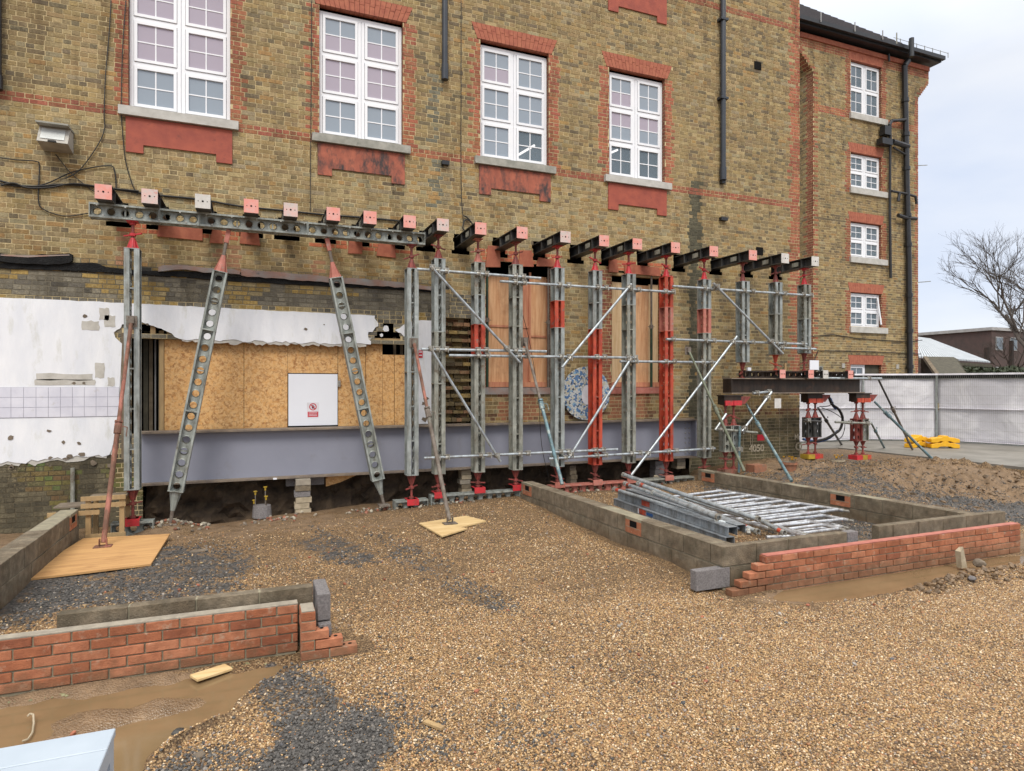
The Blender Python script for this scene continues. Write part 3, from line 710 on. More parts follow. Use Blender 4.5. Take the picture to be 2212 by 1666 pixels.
for k_ in range(4): hand.box(scx - .018 + k_ * .010, scx - .011 + k_ * .010, .0912, .0918, scz + .006, scz + (.026, .034, .032, .024)[k_])
hand.prism([(scx + .021, .0912, scz - .02), (scx + .034, .0912, scz + .004), (scx + .027, .0912, scz + .008), (scx + .021, .0912, scz - .005)], (0, .0006, 0))
hand.build('hand_symbol', M['signdark'], door)
MB().box(scx - .088, scx + .088, .0895, .092, scz - .175, scz - .085).build('sign_panel', M['signred'], door)
for k_ in range(3): MB().box(scx - .072, scx + .072, .0870, .0885, scz - .155 + k_ * .024, scz - .148 + k_ * .024).build('text_line', M['signwhite'], door)
sgn = MB().box(X(904, -.03), X(913, -.03), -.0305, -.026, Z(908, 772, -.03), Z(908, 756, -.03)).build('red_sticker', M['signred'], bld)
for k_ in range(2): MB().box(X(905.5, -.03), X(911.5, -.03), -.034, -.031, Z(908, 768 - k_*7, -.03), Z(908, 765.5 - k_*7, -.03)).build('text_line', M['signwhite'], bld)
# flashing along the old roof line
def strip(us, vt, vb, y, th, name, mat):
    U, A_, B_2 = [], [], []
    for k in range(len(us) - 1):
        m_ = max(1, int((us[k+1] - us[k]) / 12))
        for j in range(m_):
            t = j / m_; e_ = 1.3 if th > .003 else .2
            U.append(us[k] + (us[k+1]-us[k])*t); A_.append(vt[k] + (vt[k+1]-vt[k])*t + ru(-e_, e_)); B_2.append(vb[k] + (vb[k+1]-vb[k])*t + ru(-e_, e_))
    us, vt, vb = U + [us[-1]], A_ + [vt[-1]], B_2 + [vb[-1]]
    pts = [(X(u, y), Z(u, v, y)) for u, v in zip(us, vt)] + [(X(u, y), Z(u, v, y)) for u, v in reversed(list(zip(us, vb)))]
    sheet(pts, y, th, name, mat)
strip([-40, 0, 25, 55, 90, 130, 150, 156], [541, 547, 552, 554, 549, 547, 545, 549], [556, 564, 568, 570, 571, 570, 566, 562], -.07, .065, 'flashing', 'flashing')
strip([-40, 60, 120, 160, 210, 230, 310, 420, 500, 600, 700, 800, 900, 935], [566, 569, 571, 566, 567, 576, 584, 586, 596, 601, 605, 611, 617, 623], [577, 580, 583, 584, 586, 588, 592, 600, 606, 612, 617, 622, 628, 630], -.03, .026, 'flashing', 'flashing')
strip([342, 352, 375, 400, 440, 500, 520, 518], [577, 571, 571, 573, 577, 580, 584, 590], [586, 584, 583, 581, 587, 590, 592, 593], -.075, .04, 'flashing', 'lead')
strip([521, 560, 640, 720, 800, 880, 935], [580, 583, 590, 597, 603, 610, 618], [595, 598, 604, 610, 616, 621, 627], -.06, .025, 'flashing', 'lead')
strip([1, 60, 150], [549, 551, 549], [551.5, 555, 551], -.075, .002, 'flashing_edge', 'lead')
# air vents
for u_, v_ in ((1637, 141), (1641, 541.7)):
    MB().box(X(u_, -.01) - .1, X(u_, -.01) + .1, -.015, .005, Z(u_, v_, -.01) - .09, Z(u_, v_, -.01) + .09).build('air_vent', M['hole'], bld)
# chalk survey marks on the corner
def text3(s, u, v, y, size, name='chalk_mark', mat='chalk'):
    cu = bpy.data.curves.new(name, 'FONT'); cu.body = s; cu.size = size; cu.extrude = .001; cu.offset = .006
    o = bpy.data.objects.new(name, cu); C.objects.link(o); bpy.context.view_layer.update()
    me = bpy.data.meshes.new_from_object(o.evaluated_get(bpy.context.evaluated_depsgraph_get())); bpy.data.objects.remove(o)
    me.materials.clear(); me.materials.append(M[mat])
    o = bpy.data.objects.new(name, me); C.objects.link(o); o.parent = bld
    o.rotation_euler = (math.radians(90), 0, 0); o.location = at(u, v, y) - wloc(bld); return o
text3('4050', 1618, 975, -.012, .22); text3('M', 1716, 948, -.012, .17); text3('O', 1718, 972, -.012, .26)
for (ua, va, ub, vb) in ((1627, 865, 1625, 975), (1621, 865, 1621, 960), (1684, 862, 1684, 978), (1700, 862, 1702, 980), (1606, 938, 1606, 975), (1683, 940, 1703, 940), (1683, 960, 1703, 961)):
    MB().bar(at(ua, va, -.009), at(ub, vb, -.009), .008, .003, (0, 1, 0)).build('chalk_line', M['chalk'], bld)
MB().box(X(1636, -.01), X(1651, -.01), -.012, -.006, Z(1640, 951, -.01), Z(1640, 938, -.01)).build('red_sticker', M['signred'], bld)

# ------------------------------------------------------------------ rear wing
YW = 3.1
WW = [(17.42, 18.78, 10.68, 12.35), (17.42, 18.78, 8.34, 9.45), (17.42, 18.78, 6.16, 7.27), (17.42, 18.78, 3.96, 5.04), (17.42, 18.78, 1.9, 2.76)]
def wx0(z): return 15.85 - (0 if z < 11.7 else min(.55, (z - 11.7) * 1.1))
def wx1(z): return 20.5 + (0 if z < 11.65 else min(.52, (z - 11.65) * .9))
def open_wing(z, i):
    o = []
    for a, b, c, d in WW:
        if c < z < d: o.append((a, b))
        if d < z < d + .3: e = .04 + (z - d) * .3; o.append((a - e, b + e))
    return [(-99, wx0(z))] + o + [(wx1(z), 99)]
def color_wing(x, z, i):
    w = (.17, .23)[i % 2]
    for a, b, c, d in WW:
        if c - .2 < z < d + .05 and (a - w < x < a or b < x < b + w): return redc(.15)
    if i in (140, 141, 142): return redc()
    if z > 12.35 or x < wx0(z) + w - .06 or x > wx1(z) - w + .06: return redc(.1)
    return pick((3, 4.2, 2, 4, 2.2, .5, 1))
br, mo = field(15.2, 21.1, 3, 169, open_wing, color_wing)
lay(bld, br, mo, lambda x, p, z: (x, YW - p, z), 0, 'brickwork', YW)
def map_ws(x, p, z): return (wx0(z) - p + .006, x, z)
br, mo = field(YW + .01, YW + 3, 3, 169, lambda z, i: [], lambda x, z, i: redc(.2) if x < YW + (.23, .34)[i % 2] else pick((2, 3, 1, 4, 3, .5, 1)))
lay(bld, br, mo, map_ws)
MB().quad((15.9, YW + .02, 0), (20.48, YW + .02, 0), (20.48, YW + .02, 1.9), (15.9, YW + .02, 1.9)).build('mortar', M['mortar'], bld, recalc=False)
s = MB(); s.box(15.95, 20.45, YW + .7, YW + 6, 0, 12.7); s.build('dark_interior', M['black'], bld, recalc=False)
br, mo = field(YW + .01, YW + 5, 3, 169, lambda z, i: [], lambda x, z, i: pick((2, 3, 1, 4, 3, .5, 1)))
lay(bld, br, mo, lambda x, p, z: (wx1(z) + p - .006, x, z))
WLB = ['top floor window of the rear wing beneath the eaves', 'second floor window of the rear wing', 'first floor window of the rear wing', 'lowest tall window of the rear wing with a tilted sash', 'small basement window of the rear wing behind the fence']
for k, (a, b, c, d) in enumerate(WW):
    if k == 4:
        window(bld, a, a + .72, c, d, YW + .09, 1, 1, WLB[k], lambda c, r, q: 'glass_dark', sill=False, depth=.5)
        MB().box(a + .73, b, YW + .1, YW + .12, c, d).build('infill_panel', M['slat'], bld)
    else: window(bld, a, b, c, d - .02, YW + .09, 2, 2, WLB[k], lambda c, r, q: 'glass_clear' if (c + r + q) % 3 else 'glass_dark', sill=False, depth=.6)
    if k == 3:
        MB().bar((b - .16, YW + .02, d - .12), (b - .05, YW - .03, c + .1), .04, .04).build('tilted_sash_bar', M['upvc'], bld)
    if k < 4: MB().box(a - .06, b + .22, YW - .07, YW + .1, c - .19, c - .01).build('sill', M['sill_pale'], bld)
    reveal(bld, b, -1, c, d, YW, YW + .09); reveal(bld, a, 1, c, d, YW, YW + .09)
    n = 16
    for j in range(n):
        t0, t1 = j / n, (j + 1) / n; e = .04
        lo = [a - e + (b - a + 2*e) * t for t in (t0, t1)]; hi = [a - e - .09 + (b - a + 2*e + .18) * t for t in (t0, t1)]; g = .002; yf = YW - .006 + ru(-.002, .002)
        MB().hexa([(lo[0]+g, yf, d+.003), (lo[1]-g, yf, d+.003), (lo[1]-g, YW+.1, d+.003), (lo[0]+g, YW+.1, d+.003), (hi[0]+g, yf, d+.297), (hi[1]-g, yf, d+.297), (hi[1]-g, YW+.1, d+.297), (hi[0]+g, YW+.1, d+.297)]).build('voussoir', M['redarch'], bld)
# roof: hipped, tiles laid in rows
rf = MB()
ex0, ex1, ey, ez = 12.3, 21.22, YW - .25, 13.0
sl_ = .925; T = 4.0
for r_ in range(26):
    t0, t1 = r_ * T / 26, (r_ + 1) * T / 26
    ya, yb = ey + t0, ey + t1
    za, zb = ez + t0 * sl_ + .03, ez + t1 * sl_ + .005
    rf.hexa([(ex0, ya, za - .05), (ex1 - t0, ya, za - .05), (ex1 - t1, yb, zb - .05), (ex0, yb, zb - .05), (ex0, ya, za), (ex1 - t0, ya, za), (ex1 - t1, yb, zb), (ex0, yb, zb)])
    rf.hexa([(ex1 - t0, ya, za - .05), (ex1 - t0, ya + 10, za - .05), (ex1 - t1, yb + 10, zb - .05), (ex1 - t1, yb, zb - .05), (ex1 - t0, ya, za), (ex1 - t0, ya + 10, za), (ex1 - t1, yb + 10, zb), (ex1 - t1, yb, zb)])
roof = rf.build('roof', M['roof'], bld)
MB().box(ex0, ex1, ey - .02, YW + .1, ez - .16, ez - .06).build('soffit', M['blackpipe'], roof)
MB().box(ex0, ex1 + .06, ey - .14, ey - .03, ez - .1, ez + .02).build('gutter', M['blackpipe'], roof)
MB().box(ex1 - .02, ex1 + .07, ey, ey + 8, ez - .12, ez + .0).build('gutter', M['blackpipe'], roof)
for xx in (12.9, 14.6, 15.7, 17.1, 18.3): MB().box(xx, xx + .025, ey - .17, ey - .145, ez - .05, ez + .24).build('gutter_bracket', M['farwhite'], roof)
for k_ in range(7): MB().box(19.2 + k_ * .38, 19.215 + k_ * .38, ey - .09, ey - .075, ez + .03, ez + .20).build('bird_spike', M['galv2'], roof)
MB().box(18.9, 21.5, ey - .088, ey - .078, ez + .17, ez + .18).build('bird_wire', M['galv2'], roof)
MB().box(15.3, 21.0, YW - .05, YW, 12.62, 12.76).build('eaves_course', M['redarch'], bld)
# pipes of the wing
def pipe(us, y, r, name, mat, parent=bld, n=10):
    pts = [at(u, v, y) for u, v in us]; mb = MB(); mb.path(pts, r, n)
    for p_, q_ in zip(pts[:-1], pts[1:]):
        L = (q_ - p_).length
        if r > .04 and L > 1.2:
            k = int(L / 1.6) + 1
            for j in range(1, k + 1):
                c_ = p_ + (q_ - p_) * (j / (k + .5)); d_ = (q_ - p_).normalized(); mb.tube(c_ - d_*.06, c_ + d_*.06, r * 1.3, n)
    return mb.build(name, M[mat], parent)
pipe([(1969, 82), (1969, 122)], YW - .55, .075, 'soil_pipe', 'blackpipe')
pipe([(1962, 130), (1954, 142), (1959, 400), (1963, 560), (1966, 830)], YW - .13, .085, 'soil_pipe', 'blackpipe')
pipe([(1923, 265), (1922, 460), (1924, 600)], YW - .1, .04, 'waste_pipe', 'blackpipe')
pipe([(1956, 258), (1926, 260), (1921, 270), (1923, 300)], YW - .16, .05, 'waste_pipe', 'blackpipe')
pipe([(1928, 305), (1962, 316)], YW - .16, .085, 'waste_pipe', 'blackpipe')
pipe([(1930, 318), (1957, 334)], YW - .16, .03, 'waste_pipe', 'blackpipe')
pipe([(1926, 412), (1958, 418), (1978, 424), (1980, 440)], YW - .16, .04, 'waste_pipe', 'blackpipe')
pipe([(1943, 416), (1940, 434)], YW - .16, .045, 'waste_pipe', 'blackpipe')
pipe([(1940, 464), (1957, 470), (1979, 472)], YW - .16, .06, 'waste_pipe', 'blackpipe')
pipe([(1920, 116), (1921, 132)], YW - .1, .03, 'waste_pipe', 'blackpipe')
pipe([(1937, 70), (1937, 94)], YW - .6, .02, 'vent_rod', 'galv2')
MB().box(X(1908, 2.8), X(1930, 2.8), YW - .28, YW - .06, Z(1920, 310, 2.8), Z(1920, 297, 2.8)).build('hopper', M['blackpipe'], bld)
MB().box(X(1915, 2.8), X(1929, 2.8), YW - .25, YW - .06, Z(1920, 288, 2.8), Z(1920, 269, 2.8)).build('hopper', M['blackpipe'], bld)
for us in ([(1752, 726), (1800, 722), (1850, 730), (1958, 738), (1992, 734)], [(1754, 792), (1767, 757), (1850, 758), (1990, 764)]):
    pipe(us, YW - .03, .012, 'wall_cable', 'cable')
for u_, v_ in ((1820.6, 789), (1937.6, 791)): MB().box(X(u_, YW) - .06, X(u_, YW) + .06, YW - .03, YW - .006, Z(u_, v_, YW) - .07, Z(u_, v_, YW) + .07).build('vent_grille', M['lampbody'], bld)
MB().bar(at(1980, 357, YW + .2), at(2003, 356, YW + .2), .02, .02).build('wall_bracket', M['galv2'], bld)
# facade downpipes
def wall_pipe(u0, v0, u1, v1, label, r=.055):
    x = X(u1, -.09); o = thing('downpipe', (x, -.09, Z(u1, v1, -.09)), label, 'downpipe')
    zt, zb = Z(u0, v0, -.09), Z(u1, v1, -.09)
    MB().tube((x, -.09, zb), (x, -.09, zt), r, 14).build('pipe', M['greypipe'], o, smooth=False)
    z_ = zb + .02
    MB().tube((x, -.09, zb - .02), (x, -.09, zb + .26), r * 1.22, 14).build('socket', M['greypipe'], o)
    while z_ + 1.7 < zt:
        z_ += 1.75; MB().box(x - .1, x + .1, -.09 - r*1.15, -.006, z_, z_ + .05).build('pipe_clip', M['greypipe'], o)
    return o
wall_pipe(957, -200, 961, 169, 'grey downpipe ending high between the second and third tall windows')
wall_pipe(1557, -60, 1562, 386, 'long dark downpipe to the right of the fourth tall window', .06)
x_ = X(2, -.1); o = thing('downpipe', (x_, -.1, 6.3), 'black downpipe at the far left edge of the facade', 'downpipe'); MB().tube((x_ - .05, -.1, 6.45), (x_ - .05, -.1, 12), .06, 12).build('pipe', M['blackpipe'], o); MB().tube((x_ - .05, -.1, 6.4), (x_ - .05, -.1, 6.6), .075, 12).build('socket', M['blackpipe'], o)
for u_, v_, w_ in ((962, 477/3.0*0+352, .07), (1561, 393, .05), (1563, 473, .09)):
    MB().box(X(u_, -.05) - w_, X(u_, -.05) + w_, -.09, -.006, Z(u_, v_, -.05) - .03, Z(u_, v_, -.05) + .04).build('broken_bracket', M['blackpipe'], bld)
# flood light
c_ = at(122, 300, -.12)
o = thing('wall_lamp', c_, 'old rectangular floodlight on the brick wall left of the windows', 'lamp')
MB().hexa([(c_.x-.19,-.34,c_.z-.12),(c_.x+.19,-.34,c_.z-.12),(c_.x+.19,-.01,c_.z-.16),(c_.x-.19,-.01,c_.z-.16),(c_.x-.19,-.2,c_.z+.14),(c_.x+.19,-.2,c_.z+.14),(c_.x+.19,-.01,c_.z+.14),(c_.x-.19,-.01,c_.z+.14)]).build('housing', M['lampbody'], o)
def fq(a, b): # point on the sloping lamp front
    return (c_.x + a, -.352 + (b + .12) / .26 * .14, c_.z + b)
MB().hexa([fq(-.155,-.07), fq(.14,-.07), tuple(Vector(fq(.14,-.07)) + Vector((0,.01,0))), tuple(Vector(fq(-.155,-.07)) + Vector((0,.01,0))), fq(-.155,.11), fq(.14,.11), tuple(Vector(fq(.14,.11)) + Vector((0,.01,0))), tuple(Vector(fq(-.155,.11)) + Vector((0,.01,0)))]).build('lens', M['lampglass'], o)
MB().box(c_.x-.2, c_.x+.2, -.36, -.01, c_.z+.141, c_.z+.165).build('rim', M['sill'], o)
MB().box(c_.x-.05, c_.x+.05, -.37, -.34, c_.z-.125, c_.z-.10).build('latch', M['cable'], o)
# cables on the wall
def cable(pts, r, label, y=-.03, sub=5):
    P = [at(u, v, y) for u, v in pts]; out_ = []
    for i in range(len(P) - 1):
        a = P[max(i-1, 0)]; b = P[i]; c = P[i+1]; d = P[min(i+2, len(P)-1)]
        for k in range(sub):
            t = k / sub; out_.append(.5 * ((2*b) + (c - a) * t + (2*a - 5*b + 4*c - d) * t*t + (3*b - a - 3*c + d) * t**3))
    out_.append(P[-1]); mb = MB(); mb.path(out_, r, 5)
    return tag(mb.build('cable', M['cable']), label, 'cable')
cable([(0, 390), (40, 400), (80, 402), (140, 398), (200, 402), (260, 410), (330, 420), (430, 430), (520, 445), (620, 455), (700, 463), (790, 470), (900, 480)], .017, 'thick black cable sagging along the brick above the needle beams')
cable([(-5, 395), (50, 403), (100, 396), (160, 370), (235, 357), (248, 372), (251, 405)], .01, 'thin cable rising over a hump left of the needle beams')
cable([(240, 0), (235, 80), (228, 160), (225, 240), (224, 285), (200, 330), (170, 368), (140, 385)], .008, 'thin wire dropping past the left window and curving away left')
cable([(272, 0), (265, 100), (262, 230), (266, 300), (272, 350), (285, 395), (297, 420)], .008, 'thin wire running down the left edge of the first window')
cable([(0, 340), (40, 345), (78, 348), (85, 360), (83, 430), (95, 452), (140, 466), (190, 460)], .009, 'looped cable on the far left brickwork below the floodlight')
cable([(120, 332), (150, 370), (185, 400), (205, 414)], .007, 'short wire hanging down from the floodlight')
cable([(673, 0), (672, 200), (670, 456)], .007, 'straight wire down the wall left of the second window')
cable([(996, 0), (996, 200), (996, 400), (1001, 480)], .008, 'straight wire down the wall left of the third window')
cable([(1001, 465), (1010, 470), (1022, 488), (1012, 500), (1000, 492), (1005, 474), (1018, 480), (1025, 500)], .013, 'bundle of coiled cable hanging above the needle beams', -.05)
cable([(2, 400), (30, 395), (60, 405), (110, 404), (160, 396), (230, 405), (300, 412)], .013, 'second black cable twisted beside the thick one', -.05)
cable([(1116, 640), (1135, 700), (1150, 770), (1163, 860), (1170, 960), (1185, 1030)], .006, 'thin wire dangling in front of the left boarded window', -.3)

# ================================================================== THE GROUND
def sstep(a, b, x):
    t = max(0, min(1, (x - a) / (b - a))); return t * t * (3 - 2 * t)
def blob(u, v, B):
    m = 0
    for cu_, cv_, a, b, r, k in B:
        c, s_ = math.cos(math.radians(r)), math.sin(math.radians(r))
        x, y = u - cu_, v - cv_; X_, Y_ = (x * c + y * s_) / a, (-x * s_ + y * c) / b
        q = X_ * X_ + Y_ * Y_
        if q < 2.2: m = max(m, k * (1 - sstep(.55, 2.2, q)))
    return m
DARK = [(250, 1255, 300, 60, -8, .8), (60, 1290, 130, 55, -5, .9), (700, 1640, 150, 95, -20, 1), (900, 1560, 110, 60, 35, .35), (560, 1660, 190, 55, 0, .6), (640, 1500, 90, 50, 15, .75), (720, 1185, 70, 30, 15, .75), (900, 1210, 110, 26, 28, .62), (1010, 1270, 120, 22, 24, .55), (1150, 1600, 120, 60, 20, .22),
        (1720, 1105, 200, 42, 8, .85), (1930, 1060, 330, 38, 9, .75), (2150, 1090, 160, 35, 8, .85), (1480, 1085, 120, 14, 5, .4), (1880, 1150, 70, 20, 0, .7)]
MUD = [(480, 1140, 300, 26, -4, .8), (620, 1175, 160, 18, 0, .5), (2090, 1038, 210, 34, 6, .9), (1700, 1005, 110, 20, 0, .8), (300, 1220, 80, 30, 0, .3), (50, 1110, 120, 40, 0, .8), (120, 1530, 400, 80, -6, 1), (1900, 1248, 290, 26, -8.5, 1), (2120, 1180, 130, 20, -8, .9), (1250, 1105, 60, 20, 0, .3), (740, 1120, 150, 22, 0, .7)]
def pud_l(x, Y):
    # puddle in front of the left brick wall
    edge = .32 + (Y - 5.13) * .75 + .1 * noise.noise(Vector((x*2, Y*2, 1)))
    return sstep(edge + .06, edge - .18, x) * sstep(5.32, 5.0, Y) * sstep(2.2, 2.9, Y)
def pud_r(x, Y):
    c = 5.02 + .05 * noise.noise(Vector((x*1.5, 0, 5)))
    w = .23 * sstep(4.7, 5.6, x) * sstep(9.3, 8.3, x) + .04 * noise.noise(Vector((x*3, 2, 5)))
    return sstep(w + .12, w - .02, abs(Y - c)) * sstep(4.7, 5.2, x)
def height(x, y):
    Y = y + D
    h = .10 * sstep(1, 5, x) * sstep(7.5, 10.5, Y) - .08 * sstep(1, -1, x) * sstep(9, 10.5, Y)
    h += .30 * sstep(6.5, 11.5, x) * sstep(6.6, 9.8, Y)
    h -= .06 * sstep(3, 5, x) * sstep(6.2, 5.2, Y)
    # inside the right block footing the fill is level
    if 4.5 < x < 8.6 and 5.5 < Y < 10.4: h = min(h, .12)
    if x > 14.62 and Y < 15.5: h = .36
    n = noise.noise(Vector((x * .9, y * .9, 0))) * .03 + noise.noise(Vector((x * 3, y * 3, 2))) * .012 + noise.noise(Vector((x * 8, y * 8, 4))) * .006
    if x < 14.6:
        k = blob(*proj(x, y, h + .1), MUD[2:4]) if x > 9.2 and Y > 6 else 0
        if k > 0:
            q = noise.noise(Vector((x * 2.3, y * 2.3, 7))) + .6 * noise.noise(Vector((x * 6, y * 6, 9))) + .4 * noise.noise(Vector((x * 14, y * 14, 9)))
            k *= .35 + .65 * sstep(10, 12.5, x); h += k * (.08 + .17 * q + .05 * noise.noise(Vector((x * 30, y * 30, 9))))
        if 10.2 < x < 14.4 and 7.0 < Y < 10:
            h += .10 * sstep(10.2, 12.5, x) * sstep(7.0, 8.0, Y) * sstep(10, 9, Y) * sstep(14.5, 14, x)
    h += n * (.3 if x > 14.6 else 1)
    e_ = -.46 + .36 * sstep(.9, 1.6, x) * sstep(3.2, 2.7, x) + .06 * noise.noise(Vector((x * 3, 0, 1)))
    if -1.75 < x < 8.95 and y > -.75: h = h + (-.30 - h) * sstep(e_, e_ + .9, y) * sstep(-1.8, -1.4, x) * sstep(9.0, 8.7, x)
    if x < 3: h = h + (-.075 - h) * pud_l(x, Y)
    if x > 4.5: h = h + (-.125 - h) * pud_r(x, Y)
    if pud_l(x, Y) > .1 and x < 3: h += .12 * max(0, noise.noise(Vector((x * 1.6, y * 2.6, 6)))) + .025 * noise.noise(Vector((x * 6, y * 6, 8))) + .012
    # mud lip beside the right puddle
    if x > 6.3 and 4.3 < Y < 4.9: h += .07 * sstep(6.3, 7.2, x) * math.exp(-((Y - 4.66 + .03 * math.sin(x * 4)) / .1) ** 2) * (1 + .8 * noise.noise(Vector((x*6, Y*6, 0))))
    # spoil heap by the left inclined soldier, rubble at the pit edge
    if x < 0 and Y > 10: h += .16 * math.exp(-((x + 1.15) ** 2 + (y + .75) ** 2) / .12) + .1 * math.exp(-((x - 2.3) ** 2 / .4 + (y + .45) ** 2 / .06))
    return h
def axis(a, b, st, far):
    r = []; x = a
    while x <= b: r.append(x); x += st
    s_ = st; lo, hi = [], []
    x = a
    while x > -far: s_ *= 1.35; x -= s_; lo.append(x)
    s_ = st; x = b
    while x < far: s_ *= 1.35; x += s_; hi.append(x)
    return lo[::-1] + r + hi
xs = axis(-5, 15.2, .05, 600); ys = axis(-9.3, 1.4, .05, 600)
vv, cc = [], []
for y in ys:
    for x in xs:
        inn = -7 < x < 17 and -10.5 < y < 3
        if inn:
            h = height(x, y)
            u, v = proj(x, y, h)
            wv = 26 * noise.noise(Vector((x * 1.7, y * 1.7, 1))) + 16 * noise.noise(Vector((x * 5, y * 5, 2)))
            d_ = blob(u + wv * 2.2, v + wv, DARK); m_ = blob(u + wv * 1.5, v + wv * .5, MUD)
            Y = y + D; pl = max(pud_l(x, Y) if x < 3 else 0, pud_r(x, Y) if x > 4.5 else 0)
            m_ = max(m_, .5 * sstep(.12, .5, noise.noise(Vector((x * .55 + 3, y * .8, 4)))), pl, sstep(-.75, -.45, y) if -1.8 < x < 9 else 0, .9 if x < -2.4 and Y > 8.5 else 0)
            if m_ > .8: d_ = 0
            wet = max(pl, .35 * d_, .5 * sstep(10.5, 11.2, Y))
        else: h = .0 if y < 3 else .35; d_, m_, wet = 0, .6, 0
        if x >= 17: h = .36
        vv.append((x, y, h)); cc += [d_ * .62, m_ * .62, wet, 1]
nx = len(xs); ff = [(j*nx+i, j*nx+i+1, (j+1)*nx+i+1, (j+1)*nx+i) for j in range(len(ys)-1) for i in range(nx-1)]
me = bpy.data.meshes.new('ground'); me.from_pydata(vv, [], ff)
a_ = me.attributes.new('Zone', 'FLOAT_COLOR', 'POINT'); a_.data.foreach_set('color', cc)
for p in me.polygons: p.use_smooth = True
me.materials.append(M['ground']); g = bpy.data.objects.new('ground', me); C.objects.link(g); tag(g, 'gravel, broken asphalt and mud ground of the building site', kind='structure')
MB().box(-6, .62, -9.4, -6.18, -.06, -.028).build('puddle', M['water']); o = bpy.data.objects['puddle']; tag(o, 'muddy water lying in front of the left red brick wall', kind='structure')
o = MB().box(4.7, 9.6, -6.95, -6.2, -.12, -.087).build('puddle', M['water']); tag(o, 'brown water along the foot of the long red brick wall', kind='structure')

# pebbles and broken asphalt as scattered real stones
def scatter(name, label, pts, base, seg, mat, squash, kinds):
    me = bpy.data.meshes.new(name); me.from_pydata([p[0] for p in pts], [], [])
    a = me.attributes.new('sc', 'FLOAT', 'POINT'); a.data.foreach_set('value', [p[1] for p in pts])
    a = me.attributes.new('scol', 'FLOAT_COLOR', 'POINT'); fl = []
    for p in pts: fl += [*p[2], 1]
    a.data.foreach_set('color', fl)
    o = bpy.data.objects.new(name, me); C.objects.link(o); tag(o, label, kind='stuff')
    gt = bpy.data.node_groups.new(name, 'GeometryNodeTree')
    gt.interface.new_socket('Geometry', in_out='INPUT', socket_type='NodeSocketGeometry'); gt.interface.new_socket('Geometry', in_out='OUTPUT', socket_type='NodeSocketGeometry')
    gi = gt.nodes.new('NodeGroupInput'); go = gt.nodes.new('NodeGroupOutput')
    ico = gt.nodes.new('GeometryNodeMeshIcoSphere'); ico.inputs['Radius'].default_value = 1; ico.inputs['Subdivisions'].default_value = seg
    sp_ = gt.nodes.new('GeometryNodeSetPosition'); nz_ = gt.nodes.new('ShaderNodeTexNoise'); nz_.inputs['Scale'].default_value = .9
    sub = gt.nodes.new('ShaderNodeVectorMath'); sub.operation = 'SUBTRACT'; sub.inputs[1].default_value = (.5, .5, .5)
    mul = gt.nodes.new('ShaderNodeVectorMath'); mul.operation = 'MULTIPLY'; mul.inputs[1].default_value = (base, base, base)
    gt.links.new(nz_.outputs['Color'], sub.inputs[0]); gt.links.new(sub.outputs[0], mul.inputs[0])
    gt.links.new(ico.outputs[0], sp_.inputs[0]); gt.links.new(mul.outputs[0], sp_.inputs['Offset'])
    tf = gt.nodes.new('GeometryNodeTransform'); tf.inputs['Scale'].default_value = squash; gt.links.new(sp_.outputs[0], tf.inputs[0])
    sm = gt.nodes.new('GeometryNodeSetMaterial'); sm.inputs['Material'].default_value = mat; gt.links.new(tf.outputs[0], sm.inputs[0])
    iop = gt.nodes.new('GeometryNodeInstanceOnPoints'); gt.links.new(gi.outputs[0], iop.inputs['Points']); gt.links.new(sm.outputs[0], iop.inputs['Instance'])
    rv = gt.nodes.new('FunctionNodeRandomValue'); rv.data_type = 'FLOAT_VECTOR'; rv.inputs[0].default_value = (-.6, -.6, 0); rv.inputs[1].default_value = (.6, .6, 6.28)
    gt.links.new(rv.outputs[0], iop.inputs['Rotation'])
    na = gt.nodes.new('GeometryNodeInputNamedAttribute'); na.data_type = 'FLOAT'; na.inputs[0].default_value = 'sc'; gt.links.new(na.outputs[0], iop.inputs['Scale'])
    gt.links.new(iop.outputs[0], go.inputs[0])
    md = o.modifiers.new('scatter', 'NODES'); md.node_group = gt; return o
def stone_mat(name, rough):
    m, t, b = new_mat(name); a = N(t, 'Attribute', attribute_name='scol', attribute_type='INSTANCER')
    t.links.new(a.outputs['Color'], b.inputs['Base Color']); b.inputs['Roughness'].default_value = rough; return m
PEB = [(.45,.29,.12), (.54,.38,.19), (.33,.195,.08), (.24,.135,.058), (.66,.54,.35), (.39,.23,.085), (.17,.12,.08), (.27,.225,.18), (.42,.20,.085)]
PW = [5, 4, 5, 3, 2, 4, 1.6, 1.6, 1]
FOOT = [(-2.6, -2.1, -7, -1.1), (4.4, 4.75, -6.1, -1.0), (-1.35, .8, -6.25, -5.85), (-5, .9, -6.45, -6.05), (4.5, 10, -6.4, -5.8)]
light, darkp = [], []
random.seed(11)
